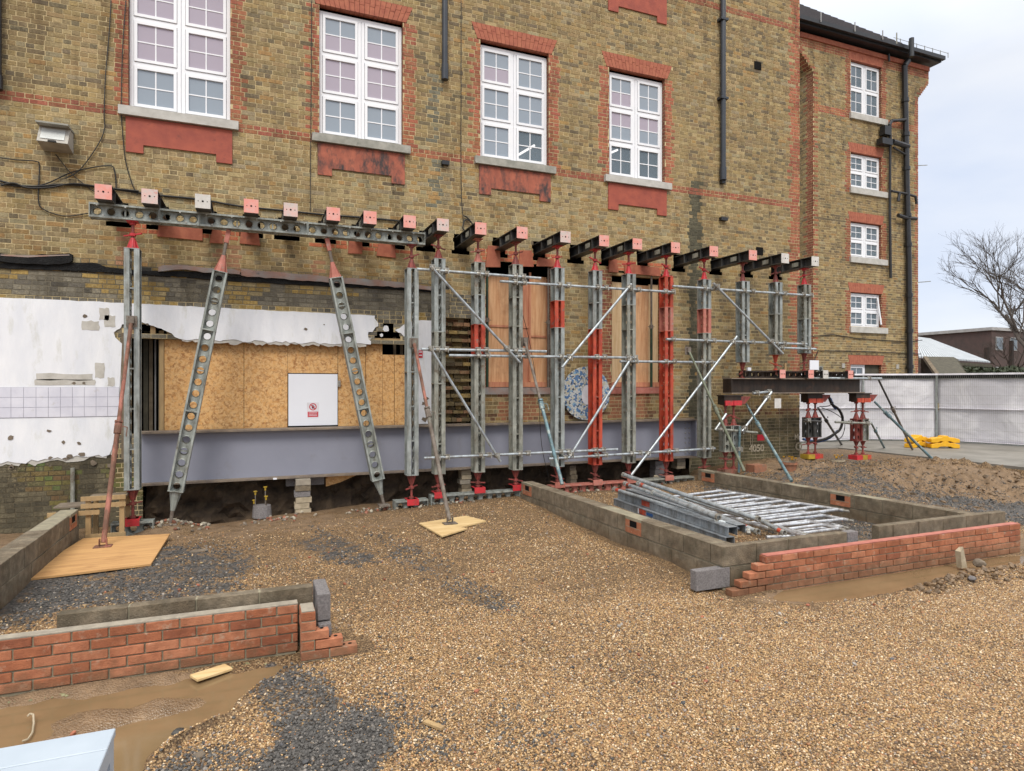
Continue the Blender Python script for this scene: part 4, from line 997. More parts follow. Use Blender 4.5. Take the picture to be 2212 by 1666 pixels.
for (Ya, Yb, dens, s0) in ((2.05, 2.95, 7800, .95), (2.95, 4.3, 7800, .95), (4.3, 5.8, 5200, 1.02), (5.8, 8.0, 1500, 1.2), (8.0, 10.4, 700, 1.3)):
    xa, xb = -.55 * Yb - .2, min(1.85 * Yb + .2, 13.5)
    for _ in range(int((xb - xa) * (Yb - Ya) * dens)):
        x = ru(xa, xb); Y = ru(Ya, Yb); y = Y - D
        u, v = proj(x, y, 0)
        if not (-30 < u < 2242 and v < 1700): continue
        if any(a < x < b and c < y < d for a, b, c, d in FOOT): continue
        wv = 26 * noise.noise(Vector((x * 1.7, y * 1.7, 1))) + 16 * noise.noise(Vector((x * 5, y * 5, 2)))
        d_ = blob(u + wv * 2.2, v + wv, DARK); m_ = blob(u + wv * 1.5, v + wv * .5, MUD)
        m_ = max(m_, .62 * sstep(.12, .5, noise.noise(Vector((x * .55 + 3, y * .8, 4)))))
        if rnd() < m_ * .96: continue
        pl = pud_l(x, Y) if x < 3 else (pud_r(x, Y) if x > 4.5 else 0)
        if pl > .35: continue
        h = height(x, y)
        nn = noise.noise(Vector((x*2.2, y*2.2, 9))) * .45 + noise.noise(Vector((x*7, y*7, 3))) * .25
        if rnd() < .93 * sstep(.12, .95, d_ + nn * (.9 if d_ > .05 else 0)) or rnd() < d_ * .2 + (.012 if u < 1500 and v > 1250 else .003):
            if rnd() < .5:
                k = ru(.6, 1.1); s = .0095 * ru(.6, 1.55) * s0
                c = (.082*k, .077*k, .072*k) if rnd() < .85 else (.2*k, .18*k, .16*k)
                darkp.append(((x, y, h + s * ru(0, .5)), s, c))
        else:
            t = rnd() * sum(PW)
            for c, w in zip(PEB, PW):
                t -= w
                if t <= 0: break
            k = ru(.75, 1.2); s = .0058 * ru(.55, 1.5) * s0 * (1.7 if rnd() < .02 else 1)
            k *= .92; light.append(((x, y, h + s * ru(-.3, .6)), s, (c[0]*k, c[1]*k*.99, c[2]*k*1.06)))
for px_, py_ in ((-1.15, -.8), (2.35, -.72), (-.9, -.6), (1.9, -.65), (2.8, -.7), (.4, -.75), (3.3, -.75), (6, -.8), (7.5, -.8)):
    for _ in range(60):
        x = px_ + random.gauss(0, .22); y = py_ + random.gauss(0, .1); s = .018 * ru(.4, 2.2); k = ru(.6, 1.2)
        darkp.append(((x, y, height(x, y) + s*.4), s, random.choice(((.3*k, .26*k, .2*k), (.16*k, .13*k, .1*k), (.4*k, .36*k, .28*k), (.25*k, .1*k, .06*k)))))
for _ in range(300):    # litter: brick chips, wood splinters, larger stones
    Y = ru(2.6, 9.8); x = ru(-.4 * Y, 1.5 * Y); y = Y - D
    if any(a < x < b and c < y < d for a, b, c, d in FOOT): continue
    s = .012 * ru(.6, 1.9); k = ru(.6, 1.2); darkp.append(((x, y, height(x, y) + s*.4), s, random.choice(((.32*k, .11*k, .06*k), (.4*k, .3*k, .16*k), (.3*k, .27*k, .24*k), (.08*k, .08*k, .085*k)))))
for _ in range(900):    # clods on the mud heap
    x = ru(9.6, 14.4); y = ru(-4.6, -1.2); u, v = proj(x, y, .4)
    if rnd() > sstep(1750, 2000, u): continue
    if blob(u, v, MUD[2:4]) < .3: continue
    s = .016 * ru(.5, 1.0) / max(.22, rnd()); k = ru(.45, 1.15); darkp.append(((x, y, height(x, y) - s*.15), s, (.17*k, .11*k, .06*k)))
for _ in range(420):    # clods on the lip of the right puddle
    x = ru(6.4, 9.4); y = -6.84 + random.gauss(0, .07); s = .022 * ru(.3, 1.8); k = ru(.5, 1.2); darkp.append(((x, y, height(x, y) + s*.3), s, (.17*k, .11*k, .06*k)))
for _ in range(260):    # grey lumps of mortar along the foot of the left brick wall
    x = ru(-2.6, .3); y = -6.24 + random.gauss(0, .03); s = .012 * ru(.3, 1.6); k = ru(.7, 1.2); darkp.append(((x, y, -.02), s, (.2*k, .19*k, .1*k)))
scatter('gravel', 'tan and cream pea gravel covering the yard', light, .9, 2, stone_mat('pebble', .4), (1, .8, .62), 3)
scatter('crushed_asphalt', 'dark crushed asphalt stones and clods lying on the gravel', darkp, 1.5, 1, stone_mat('asphalt_chip', .6), (1, .85, .7), 3)
random.seed(23)

# ================================================================== STEEL SHORING
GZ = 4.69   # underside of the needles
def needle(L, plate):
    """H section beam, lying along y from the front plate at y=0"""
    root = thing('needle_beam', (0, 0, 0), '', 'steel beam', 'steel needle beams through the wall')
    w, h = .20, .20
    m = MB(); m.box(-w/2, w/2, .012, L, -h/2, -h/2 + .012).box(-w/2, w/2, .012, L, h/2 - .012, h/2).box(-.006, .006, .012, L, -h/2 + .012, h/2 - .012); m.build('beam', M['needle'], root)
    p = MB().box(-w/2 - .002, w/2 + .002, 0, .0118, -h/2 - .002, h/2 + .002).build('end_plate', M[plate], root)
    for px, r_ in ((0, .014), (-.06, .007), (.06, .007)): MB().tube((px, -.002, 0), (px, .004, 0), r_, 10).build('bolt_hole', M['hole'], p)
    for yy in (.30, .84):
        for sx_ in (-1, 1): MB().box(sx_*.009 - (.09 if sx_ < 0 else 0), sx_*.009 + (.09 if sx_ > 0 else 0), yy, yy + .012, -h/2 + .0125, h/2 - .0125).build('stiffener', M['needle'], root)
    MB().box(-.099, -.097 + .001, .38, .56, -.05, .04).build('inspection_tag', M['galv2'], root)
    return root
protos = {k: needle(2.4, k) for k in ('pinkplate', 'pinkgrey', 'whiteplate')}
used = {}
NP = ['pinkplate', 'pinkgrey', 'whiteplate', 'pinkplate', 'pinkgrey', 'pinkplate', 'pinkplate', 'pinkplate', 'pinkgrey', 'pinkplate', 'pinkplate', 'pinkgrey', 'pinkplate', 'pinkplate', 'pinkplate', 'pinkplate', 'pinkplate', 'whiteplate', 'whiteplate']
NL = ['needle beam with a clean pink end plate, leftmost of the row', 'needle beam with a stained patchy pink plate, second from the left', 'needle beam with the palest grey plate, third from the left on the girder', 'pink plated needle beam, fourth from the left above the left leaning strut', 'needle beam with a pale pink plate, fifth from the left, roughly mid girder', 'pink plated needle beam, sixth from the left above the right leaning strut', 'pink plated needle beam, seventh from the left on the girder', 'pink plated needle beam, eighth and last one resting on the girder', 'needle beam just right of the girder end with a white and pink plate', 'salmon plated needle beam left of the coiled cable, tenth from the left', 'needle beam over the left edge of the first boarded window', 'needle beam with a faded plate over the right edge of the first boarded window', 'needle beam above the upper red soldier post, between the boarded windows', 'needle beam over the left edge of the second boarded window', 'needle beam over the right side of the second boarded window', 'needle beam above the last tall post before the raised platform', 'needle beam next to the square air vent, leftmost above the platform', 'needle beam with a white plate, last but one on the right', 'rightmost needle beam of the row with a whitish plate']
for x, pk, lb in zip(NX, NP, NL):
    if pk not in used: used[pk] = 1; n_ = protos[pk]
    else: n_ = clone(protos[pk], (0, 0, 0), lb)
    n_['label'] = lb; n_.location = (x, -1.15 + ru(-.012, .012), GZ + .10 + .003); n_.rotation_euler = (0, 0, ru(-.012, .012))

PITCH, RH, SD = .175, .052, .205
def webpanel(mb, org, ax, ay, an, L, d, th=.004, n=12):
    """channel web with a row of round holes; org = start centre, ax along, ay across, an normal"""
    nc = max(1, int(round((L - .06) / PITCH))); c0 = (L - nc * PITCH) / 2
    def P(s_, t_, o_=0): return org + ax * s_ + ay * t_ + an * o_
    h = d / 2
    if c0 > .002:
        mb.quad(P(0, -h), P(c0, -h), P(c0, h), P(0, h)); mb.quad(P(L - c0, -h), P(L, -h), P(L, h), P(L - c0, h))
    for k in range(nc):
        cx = c0 + (k + .5) * PITCH
        for i in range(n):
            a0, a1 = 2 * math.pi * i / n, 2 * math.pi * (i + 1) / n
            def sq(a):
                c_, s_ = math.cos(a), math.sin(a); m_ = min(PITCH / 2 / max(abs(c_), 1e-6), h / max(abs(s_), 1e-6)); return (cx + c_ * m_, s_ * m_)
            i0 = (cx + RH * math.cos(a0), RH * math.sin(a0)); i1 = (cx + RH * math.cos(a1), RH * math.sin(a1))
            r0 = (cx + (RH+.013) * math.cos(a0), (RH+.013) * math.sin(a0)); r1 = (cx + (RH+.013) * math.cos(a1), (RH+.013) * math.sin(a1))
            o0, o1 = sq(a0), sq(a1)
            # corner handling keeps the panel rectangular
            mb.quad(P(*r0), P(*o0), P(*o1), P(*r1)) if abs(abs(o0[0]-cx) - abs(o1[0]-cx)) < 1e-9 or abs(abs(o0[1]) - abs(o1[1])) < 1e-9 else mb.f.append(tuple(range(len(mb.v), len(mb.v) + 5))) or mb.v.extend([tuple(P(*r0)), tuple(P(*o0)), tuple(P(cx + math.copysign(PITCH/2, o0[0]-cx + o1[0]-cx), math.copysign(h, o0[1] + o1[1]))), tuple(P(*o1)), tuple(P(*r1))])
            mb.quad(P(*i0, .010), P(*r0), P(*r1), P(*i1, .010))
            mb.quad(P(*i0, .010), P(*i1, .010), P(*i1, -.004), P(*i0, -.004))
def segment(parent, p0, p1, side, mat, name='segment', d=SD, w=.195, holes=True):
    """soldier length: two lipped channels back to back. side = direction normal to the webs"""
    p0, p1 = Vector(p0), Vector(p1); L = (p1 - p0).length; ax = (p1 - p0).normalized(); an = Vector(side).normalized(); ay = ax.cross(an).normalized()
    mb = MB()
    for s_ in (-1, 1):
        org = p0 + an * (s_ * .028)
        if holes: webpanel(mb, org, ax, ay * 1.0, an * s_, L, d - .008)
        else: mb.quad(org - ay*d/2, org + ax*L - ay*d/2, org + ax*L + ay*d/2, org + ay*d/2)
        for q in (-1, 1):
            c_ = ay * (q * (d/2 - .003)); e0 = an * (s_ * .028); e1 = an * (s_ * w / 2)
            m_ = (e0 + e1) / 2; wd = (e1 - e0).length
            mb.bar(p0 + c_ + m_, p1 + c_ + m_, wd, .006, ay)
            l_ = ay * (q * (d/2 - .016)) + an * (s_ * (w/2 - .003)); mb.bar(p0 + l_, p1 + l_, .005, .022, ay)
    for e, sg in ((p0, 1), (p1, -1)):
        mb.bar(e - ay * (d/2 + .003) , e + ay * (d/2 + .003), w + .006, .012, ax) if False else mb.bar(e + ax*sg*.005 - an*(w/2 + .002), e + ax*sg*.005 + an*(w/2 + .002), d + .006, .010, ax)
    k = int(L / .7)
    for j in range(1, k + 1):
        c_ = p0 + ax * (L * j / (k + 1)); mb.bar(c_ - an * .03, c_ + an * .03, d - .03, .02, ax)
    return mb.build(name, M[mat], parent, recalc=False)
def jack(parent, a, b, mat, cone=.16, handle=1, tip='rod', name='jack'):
    """screw jack: gusseted cone starting at a, rod to b"""
    a, b = Vector(a), Vector(b); d_ = (b - a); L = d_.length; ax = d_ / L; cone = min(cone, L * .5)
    m = MB(); c = a + ax * cone
    m.cone(a, c, .062, .03, 8)
    side = ax.cross(Vector((0, 1, 0))); side = side.normalized() if side.length > .01 else Vector((1, 0, 0)); s2 = ax.cross(side)
    for t in (side, -side, s2, -s2): m.prism([a + t * .085, a + t * .02, c + t * .02, c + t * .03], ax.cross(t) * .008)
    m.bar(a, a + ax * .012, .19, .19, side) if False else m.bar(a + ax*.004 - side*.09, a + ax*.004 + side*.09, .18, .01, ax)
    J = m.build(name, M[mat], parent)
    r = MB(); r.tube(c, b, .021, 10)
    r.build('screw', M['redrust'] if mat != 'steelgreen' else M['steelgreen'], J)
    if handle:
        n_ = c + ax * min(.05, (L - cone) * .35); h = MB(); h.tube(n_ - ax*.02, n_ + ax*.02, .045, 8)
        an_ = ru(-.6, .6); dv = (side * math.cos(an_) + s2 * math.sin(an_)) * .13 + ax * ru(-.05, .05); h.bar(n_ - dv, n_ + dv, .028, .018, ax); h.build('handle', M[mat], J)
    e = MB(); e.tube(b - ax * .05, b, .042, 8).bar(b - ax*.008 - side*.075, b - ax*.008 + side*.075, .15, .014, ax); e.build('head_plate', M[mat], J)
    return J
YS = -.82      # centre line of the soldiers
def saddle(parent, x, y, z, mat='redpaint', w=.2, h=.10):
    """bright U bracket clamped on a girder"""
    return MB().box(x - w/2, x + w/2, y - .118, y - .105, z - h/2, z + h/2).box(x - w/2, x + w/2, y - .105, y + .108, z + h/2 - .008, z + h/2).build('saddle', M[mat], parent)
# -- long girder under the left needles
gz = GZ - SD / 2
gx0, gx1 = X(190, -.95), X(920, -.95)
gir = thing('lattice_girder', (gx0, YS, gz), 'long grey girder with round web holes carrying the eight left needle beams', 'girder')
cuts = [gx0, X(343, -.95), X(430, -.95), X(665, -.95), gx1]
for a, b in zip(cuts[:-1], cuts[1:]): segment(gir, (a + .003, YS, gz), (b - .003, YS, gz), (0, 1, 0), 'steelgreen')
bolts = MB()
k = gx0 + .1
while k < gx1: bolts.cone((k, YS - .105, gz + .07), (k, YS - .085, gz + .07), .012, .012, 6).cone((k + .08, YS - .105, gz - .07), (k + .08, YS - .085, gz - .07), .012, .012, 6); k += .35
bolts.build('bolts', M['coupler'], gir)['kind'] = 'stuff'
# -- soldier posts
def post(x, zt, zb, segs, lab, topz, footz, jm='redrust', fm='redpaint', foot=True, y=YS, bj='redrust', zfoot=None, grp='vertical soldier posts', topj=True):
    o = thing('soldier_post', (x, y, footz), lab, 'soldier post', grp)
    tot = zt - zb; z = zt
    for fr, mt in segs:
        z2 = z - tot * fr; segment(o, (x, y, z2), (x, y, z), (1, 0, 0), mt); z = z2
    jack(o, (x, y, zt), (x, y, topz), jm)
    jack(o, (x, y, zb), (x, y, footz), bj)
    if foot: saddle(o, x, y, footz - .035, fm)
    return o
def PX(u): return X(u, YS)
def PZ(u, v): return Z(u, v, YS - .1)
def foot_z(u, v): return Z(u, v, YS)
S = [
 (287, 535, 1058, [(.33, 'galv'), (.67, 'galv')], 'tall galvanised soldier post at the left end of the girder', gz - SD/2, .16, 'redpaint', 'redpaint'),
 (889, 578, 1027, [(.5, 'galv'), (.5, 'galv')], 'galvanised soldier post at the right end of the girder', gz - SD/2, .17, 'redrust', 'redpaint'),
 (947, 557, 1024, [(.34, 'galv'), (.24, 'galv2'), (.42, 'galv2')], 'grey soldier post beside the broken brick toothing', GZ, .26, 'redrust', 'redpaint'),
 (1032.5, 565, 1020, [(.155, 'galv2'), (.14, 'galv'), (.145, 'orange'), (.56, 'galv2')], 'grey soldier post with one short red segment left of the first boarded window', GZ, .30, 'salmon', 'redpaint'),
 (1114, 570, 1015, [(.16, 'galv2'), (.14, 'galv2'), (.7, 'galv2')], 'plain grey soldier post in front of the first boarded window', GZ, .30, 'redrust', 'redpaint'),
 (1204, 577, 1008, [(.165, 'galv'), (.135, 'orange'), (.70, 'galv')], 'grey soldier post with one red segment right of the first boarded window', GZ, .30, 'redpaint', 'salmon'),
 (1285.5, 583, 1004, [(.165, 'galv'), (.135, 'galv'), (.70, 'orange')], 'soldier post grey above and bright red below, in front of the mosaic disc', GZ, .30, 'redpaint', 'salmon'),
 (1358, 590, 1000, [(.165, 'galv'), (.13, 'galv2'), (.705, 'galv2')], 'dull grey soldier post in front of the second boarded window', GZ, .30, 'redpaint', 'salmon'),
 (1439, 596, 996, [(.165, 'orange'), (.13, 'salmon'), (.705, 'orange')], 'almost fully red soldier post right of the second boarded window', GZ, .30, 'redpaint', 'salmon'),
 (1521, 602, 989, [(.165, 'galv'), (.135, 'salmon'), (.70, 'galv2')], 'grey soldier post with a faded red segment at the end of the steel beam', GZ, .34, 'redpaint', 'redpaint'),
]
PFX = []
for (u, vt, vb, sg, lb, tz, fz, jm, fm) in S:
    x = PX(u); PFX.append(x)
    post(x, PZ(u, vt), PZ(u, vb), sg, lb, tz, fz, jm, fm, foot=(u != 1521))
PLT = Z(1605, 816, YS)        # top of the raised platform beam
for (u, vt, vb, sg, lb, jm, bj) in ((1604, 606, 781.5, [(1, 'galv')], 'short holed soldier post, left of the three standing on the platform', 'redrust', 'redrust'),
                             (1675, 608, 765, [(.44, 'galv'), (.56, 'galv2')], 'short soldier post with an orange lower jack, middle one on the platform', 'redrust', 'orange'),
                             (1737, 613, 762, [(.5, 'galv2'), (.5, 'galv')], 'short soldier post at the right end of the row on the platform', 'redpaint', 'redrust')):
    zt_ = PLT if u < 1650 else PLT + .16
    post(PX(u), PZ(u, vt), PZ(u, vb), sg, lb, GZ, zt_, jm, 'salmon', foot=(u > 1650), bj=bj)
# -- leaning soldiers under the girder
def leaning(ut, vt, ub, vb, uf, vf, uh, vh, lb):
    y = YS
    T, B, Ft, Hd = at(ut, vt, y), at(ub, vb, y), at(uf, vf, y), at(uh, vh, y)
    Hd.z = gz - SD/2 - .01
    o = thing('leaning_soldier', Ft, lb, 'steel strut', 'leaning struts below the girder')
    n = 3; cut = [T + (B - T) * t for t in (0, .27, .64, 1)]
    for a, b in zip(cut[:-1], cut[1:]): segment(o, a, b, (0, 1, 0), 'steelgreen')
    m = MB(); ax = (Hd - T).normalized(); sd_ = ax.cross(Vector((0, 1, 0)))
    m.prism([T + sd_*.1, T - sd_*.1, T + ax*.24 - sd_*.028, T + ax*.24 + sd_*.028], (0, .03, 0)).cone(T, T + ax*.26, .085, .03, 8)
    m.build('top_cone', M['salmon'], o)
    MB().tube(T + ax*.22, Hd, .026, 10).build('screw', M['rustgrey'], o)
    MB().bar(Hd - ax*.2, Hd, .065, .06, (0, 1, 0)).build('fork_head', M['salmon'], o)
    m = MB(); ax = (Ft - B).normalized(); sd_ = ax.cross(Vector((0, 1, 0)))
    q = B + (Ft - B) * .6
    m.prism([B + sd_*.085, B - sd_*.085, q - sd_*.028, q + sd_*.028], (0, .03, 0)).cone(B, q, .075, .032, 8).build('bottom_cone', M['steelgreen'], o)
    MB().tube(q, Ft, .026, 10).build('screw', M['rustgrey'], o)
    MB().box(Ft.x - .09, Ft.x + .09, y - .09, y + .09, Ft.z - .03, Ft.z).build('foot_plate', M['rustgrey'], o)
leaning(476, 587, 380, 1060, 368, 1130, 494, 500, 'leaning grey strut with round holes, left of the white door')
leaning(725, 600, 816, 1035, 829, 1088, 706, 512, 'leaning grey strut with round holes, right of the white door')
# -- base girders
def base(u0, u1, z0, lab, mat, y=YS, h=SD, name='base_girder', seg=1):
    a, b = X(u0, y - .1), X(u1, y - .1)
    o = thing(name, ((a+b)/2, y, z0), lab, 'base girder', 'girders lying on the ground under the posts')
    for k in range(seg): segment(o, (a + (b-a)*k/seg, y, z0 + h/2), (a + (b-a)*(k+1)/seg, y, z0 + h/2), (0, 1, 0), mat, d=h)
    return o
base(239, 331, -.075, 'short grey girder on the ground below the leftmost soldier post', 'steelgreen')
base(853, 925, -.035, 'short grey girder on the ground right of the leaning strut', 'steelgreen')
base(932, 1124, .02, 'long grey base girder with round holes beneath three soldier posts', 'steelgreen', seg=1)
base(1191, 1385, .055, 'red base girder half sunk in gravel beneath the red soldier post', 'salmon', h=.2)
base(1387, 1500, .06, 'pale base girder touching the end of the block wall', 'galv2', h=.2)
# -- scaffold tubes
def tubeob(p, q, lab, y=-1.0, coup=(), r=.0242, y2=None, mat='tube'):
    a = at(p[0], p[1], y); b = at(q[0], q[1], y if y2 is None else y2)
    o = thing('scaffold_tube', (a + b) / 2, lab, 'scaffold tube', 'galvanised scaffold tubes')
    MB().tube(a, b, r, 12).build('tube', M[mat], o)
    d_ = (b - a).normalized()
    for uc in coup:
        t = (uc - p[0]) / (q[0] - p[0]); c_ = a + (b - a) * t
        m = MB(); m.tube(c_ - d_*.028, c_ + d_*.028, .038, 8).box(c_.x - .03, c_.x + .03, c_.y + .02, c_.y + .09, c_.z - .035, c_.z + .035)
        m.bar(c_ + Vector((-.05, -.02, .045)), c_ + Vector((.05, -.02, .045)), .016, .016).bar(c_ + Vector((.03, -.045, -.05)), c_ + Vector((.03, -.045, .05)), .014, .014)
        m.build('coupler', M['coupler'], o)
    return o
us_ = [889, 947, 1032, 1114, 1204, 1285, 1358, 1439, 1521, 1604, 1675, 1737]
def cps(a, b): return [u + k for u in us_ if a < u < b for k in (-5, 13) if a < u + k < b]
tubeob((901, 580.5), (1168, 600.4), 'upper horizontal tube at the left, from the girder end to the first boarded window', coup=cps(905, 1165))
tubeob((1080, 607), (1458, 630.7), 'upper horizontal tube spanning from the first to the second boarded window', coup=cps(1100, 1458))
tubeob((1453, 617.4), (1756, 638), 'upper horizontal tube running right across the three platform posts', coup=cps(1450, 1756), y=-.98)
tubeob((910, 753.6), (1180, 758.4), 'middle horizontal tube at the left, the higher of the overlapping pair', coup=cps(915, 1180))
tubeob((970, 767), (1374, 772), 'middle horizontal tube crossing just above the mosaic disc', coup=cps(1000, 1374))
tubeob((1339.5, 780), (1546, 782), 'middle horizontal tube over the lower half of the second boarded window', coup=cps(1345, 1546))
tubeob((1439, 732), (1743, 742.7), 'horizontal tube crossing the lower ends of the platform posts', coup=cps(1436, 1740), y=-.98)
tubeob((1683, 750.7), (1762, 753.3), 'short horizontal tube below the right end of the platform bracing', coup=[1688, 1745], y=-1.02)
tubeob((916, 989), (1334, 970), 'lower horizontal tube at the left in front of the slate coloured beam', coup=cps(930, 1334))
tubeob((1186, 990.4), (1544.5, 968), 'lower horizontal tube at the right reaching the last tall post', coup=cps(1190, 1544))
tubeob((930, 574.4), (1123, 782.3), 'diagonal tube falling right across the first boarded window', y=-1.06, coup=[933, 1094])
tubeob((930, 751.7), (1081, 996.5), 'lower left diagonal tube falling right over the broken brick', y=-1.06, coup=[931, 1073])
tubeob((1364, 613), (1214, 793), 'diagonal tube falling left between the two boarded windows', y=-1.06, coup=[1358, 1230])
tubeob((1363.4, 773), (1228.6, 989), 'diagonal tube falling left in front of the mosaic disc', y=-1.06, coup=[1361, 1233])
tubeob((1541, 611), (1691, 763.4), 'diagonal tube falling right across the platform posts', y=-1.06, coup=[1548, 1664])
tubeob((1592, 726), (1364, 1025), 'long diagonal tube falling left from the platform to the stacked frames', y=-1.06, coup=[1582, 1397])
# -- raking props
def prop(u0, v0, y0, u1, v1, z1, lab, lo, up, jt=.45, r=.03, base_=True, head=True):
    a = at(u0, v0, y0); b = onz(u1, v1, z1); c_ = a + (b - a) * jt; ax = (b - a).normalized()
    o = thing('raking_prop', b, lab, 'raking prop', 'raking steel props')
    MB().tube(a, c_, r * .8, 12).build('inner_tube', M[up], o)
    MB().tube(c_, b - ax * .05, r, 12).build('outer_tube', M[lo], o)
    m = MB().tube(c_ - ax*.05, c_ + ax*.09, r * 1.45, 10).tube(c_ - ax*.09, c_ - ax*.065, r * 1.6, 8); s_ = ax.cross(Vector((0, 1, 0))).normalized()
    m.tube(c_ - ax*.02, c_ + s_*.11 + ax*.0, .007, 6).tube(c_ + s_*.11, c_ + s_*.11 + ax*.13, .007, 6); m.build('collar', M[lo], o)
    if base_:
        MB().box(b.x - .1, b.x + .1, b.y - .075, b.y + .075, b.z, b.z + .01).box(b.x - .045, b.x - .035, b.y - .03, b.y + .03, b.z + .01, b.z + .10).box(b.x + .035, b.x + .045, b.y - .03, b.y + .03, b.z + .01, b.z + .10).build('foot_plate', M[lo], o)
    if head: MB().box(a.x - .07, a.x + .07, a.y + .01, a.y + .022, a.z - .1, a.z + .06).box(a.x - .035, a.x + .035, a.y - .04, a.y + .01, a.z - .05, a.z + .04).build('head_bracket', M['rustgrey'], o)
    return o
prop(284, 690, -.96, 222.5, 1180, .03, 'rusty raking prop footed on the large plywood sheet', 'rust', 'rust', .5, .032)
prop(894, 737, -.96, 972, 1130, .06, 'greyed raking prop footed on the small plywood sheet', 'rustgrey', 'rust', .42, .032)
prop(1134, 735, -.95, 1216, 1052, .45, 'blue raking prop leaning over the block wall corner', 'blueprop', 'rustgrey', .46, .03, base_=False)
prop(1487, 755, -1.0, 1610, 1022, .46, 'mossy green raking prop standing on the right block wall', 'mossprop', 'mossprop', .5, .028, base_=False)
prop(1612, 872, -.95, 1712, 1042, .45, 'blue grey raking prop right of the chalk numbers', 'blueprop', 'blueprop', .3, .027, base_=False, head=False)

# ================================================================== THE SLATE BEAM AND THE PIT
yb0, yb1, ybw = -.30, .02, -.14
bx0, bx1, bz0, bz1 = -1.62, X(1506, -.3), .556, 1.385
B_ = thing('plate_girder', (3.6, -.15, .55), 'deep slate coloured steel beam laid along the foot of the wall', 'steel beam')
MB().box(bx0, bx1, ybw, ybw + .02, bz0 + .03, bz1 - .03).build('web', M['girder'], B_)
MB().box(bx0, bx1, yb0, yb1, bz1 - .03, bz1).build('top_flange', M['flange'], B_)
MB().box(bx0, bx1, yb0, yb1, bz0, bz0 + .03).build('bottom_flange', M['flange'], B_)
MB().box(bx1 - .03, bx1 - .003, yb0 + .01, ybw - .001, bz0 + .031, bz1 - .031).build('end_stiffener', M['girder'], B_)
pt = MB(); 
for k in range(2):
    for j in range(7): pt.cone((bx1 - .09 - k*.1, ybw - .02, bz0 + .1 + j*.105), (bx1 - .09 - k*.1, ybw, bz0 + .1 + j*.105), .014, .014, 6)
pt.build('bolts', M['coupler'], B_)['kind'] = 'stuff'
MB().box(X(590, -.3), X(598, -.3), -.3015, -.3, .553, .582).build('paper_tag', M['white'], B_)
# concrete and brick piers carrying it
def pier(u0, u1, vt, vb, y, lab, mats, n):
    a, b = X(u0, y), X(u1, y); zt, zb = min(Z(u0, vt, y), bz0 - .002), Z(u0, vb, y)
    o = thing('brick_pier', ((a+b)/2, y + .1, zb), lab, 'pier', 'stacked piers under the long beam')
    h = (zt - zb) / n
    for k in range(n):
        j = ru(-.015, .015); MB().box(a + j, b + j + ru(-.01, .01), y + ru(-.01, .01), y + .21, zb + k*h, zb + (k+1)*h - .008).build('brick', M[random.choice(mats)], o)
    return o
pier(638, 671, 1035, 1112, -.45, 'pier of loose stacked blocks under the beam, near the yellow capped bolts', ['block', 'blockgrey', 'blocktop', 'stone'], 6)
pier(996, 1017, 1015, 1066, -.2, 'brick pier under the beam behind the long base girder', ['stone', 'blocktop', 'block'], 5)
pier(1232, 1246, 1005, 1045, -.2, 'dark rough pier under the beam behind the blue raking prop', ['block', 'mudplank'], 4)
pier(1415, 1436, 995, 1032, -.15, 'grey block pier under the beam near the second boarded window', ['block', 'blockgrey'], 4)
pier(1462, 1480, 990, 1012, -.1, 'pale rough pier at the right end of the beam', ['blocktop', 'stone'], 3)
o = MB().box(X(618, -.1), X(700, -.1), -.1, .1, .40, .545).build('concrete_pad', M['blockgrey']); tag(o, 'grey concrete pad block above the stacked pier', 'block')
o = MB().prism([(X(704, -.1), -.1, .545), (X(775, -.1), -.1, .545), (X(735, -.1), -.1, .42), (X(704, -.1), -.1, .36)], (0, .02, 0)).build('osb_offcut', M['osb']); tag(o, 'triangular chipboard offcut hanging under the beam', 'board')
# pit back wall with rubble courses
pb = MB(); nxx, nzz = 120, 14
for j in range(nzz + 1):
    for i in range(nxx + 1):
        x_, z_ = -1.6 + i * 10.5 / nxx, -.7 + j * 1.3 / nzz
        pb.v.append((x_, .25 + .25 * noise.noise(Vector((x_ * 3, z_ * 4, 1))) + .12 * noise.noise(Vector((x_ * 9, z_ * 9, 1))) + .2 * z_, z_))
pb.f = [(j*(nxx+1)+i, j*(nxx+1)+i+1, (j+1)*(nxx+1)+i+1, (j+1)*(nxx+1)+i) for j in range(nzz) for i in range(nxx)]
M['pitsoil'] = pm('dark_clay', (.11, .075, .045), (.05, .035, .024), 6, .95, bs=.6)
pb.build('pit_soil_face', M['pitsoil'], bld, recalc=False)
# capped anchor bolts on a concrete stub
c_ = onz(566, 1116, -.02)
o = thing('anchor_stub', c_, 'round concrete stub with four yellow capped bolts', 'concrete stub')
MB().cone(c_, c_ + Vector((0, 0, .19)), .15, .135, 12).build('stub', M['blockgrey'], o)
for dx, dy_, hz in ((-.1, -.05, .42), (.05, .03, .47), (-.12, .02, .27), (.06, -.04, .33)):
    p = c_ + Vector((dx, dy_, .18)); MB().tube(p, c_ + Vector((dx, dy_, hz + .18 - .19)), .008, 6).build('threaded_rod', M['rustgrey'], o); q = c_ + Vector((dx, dy_, hz))
    MB().cone(q - Vector((0, 0, .05)), q, .013, .016, 8).tube(q, q + Vector((0, 0, .012)), .03, 8).build('yellow_cap', M['yellowpaint'], o)

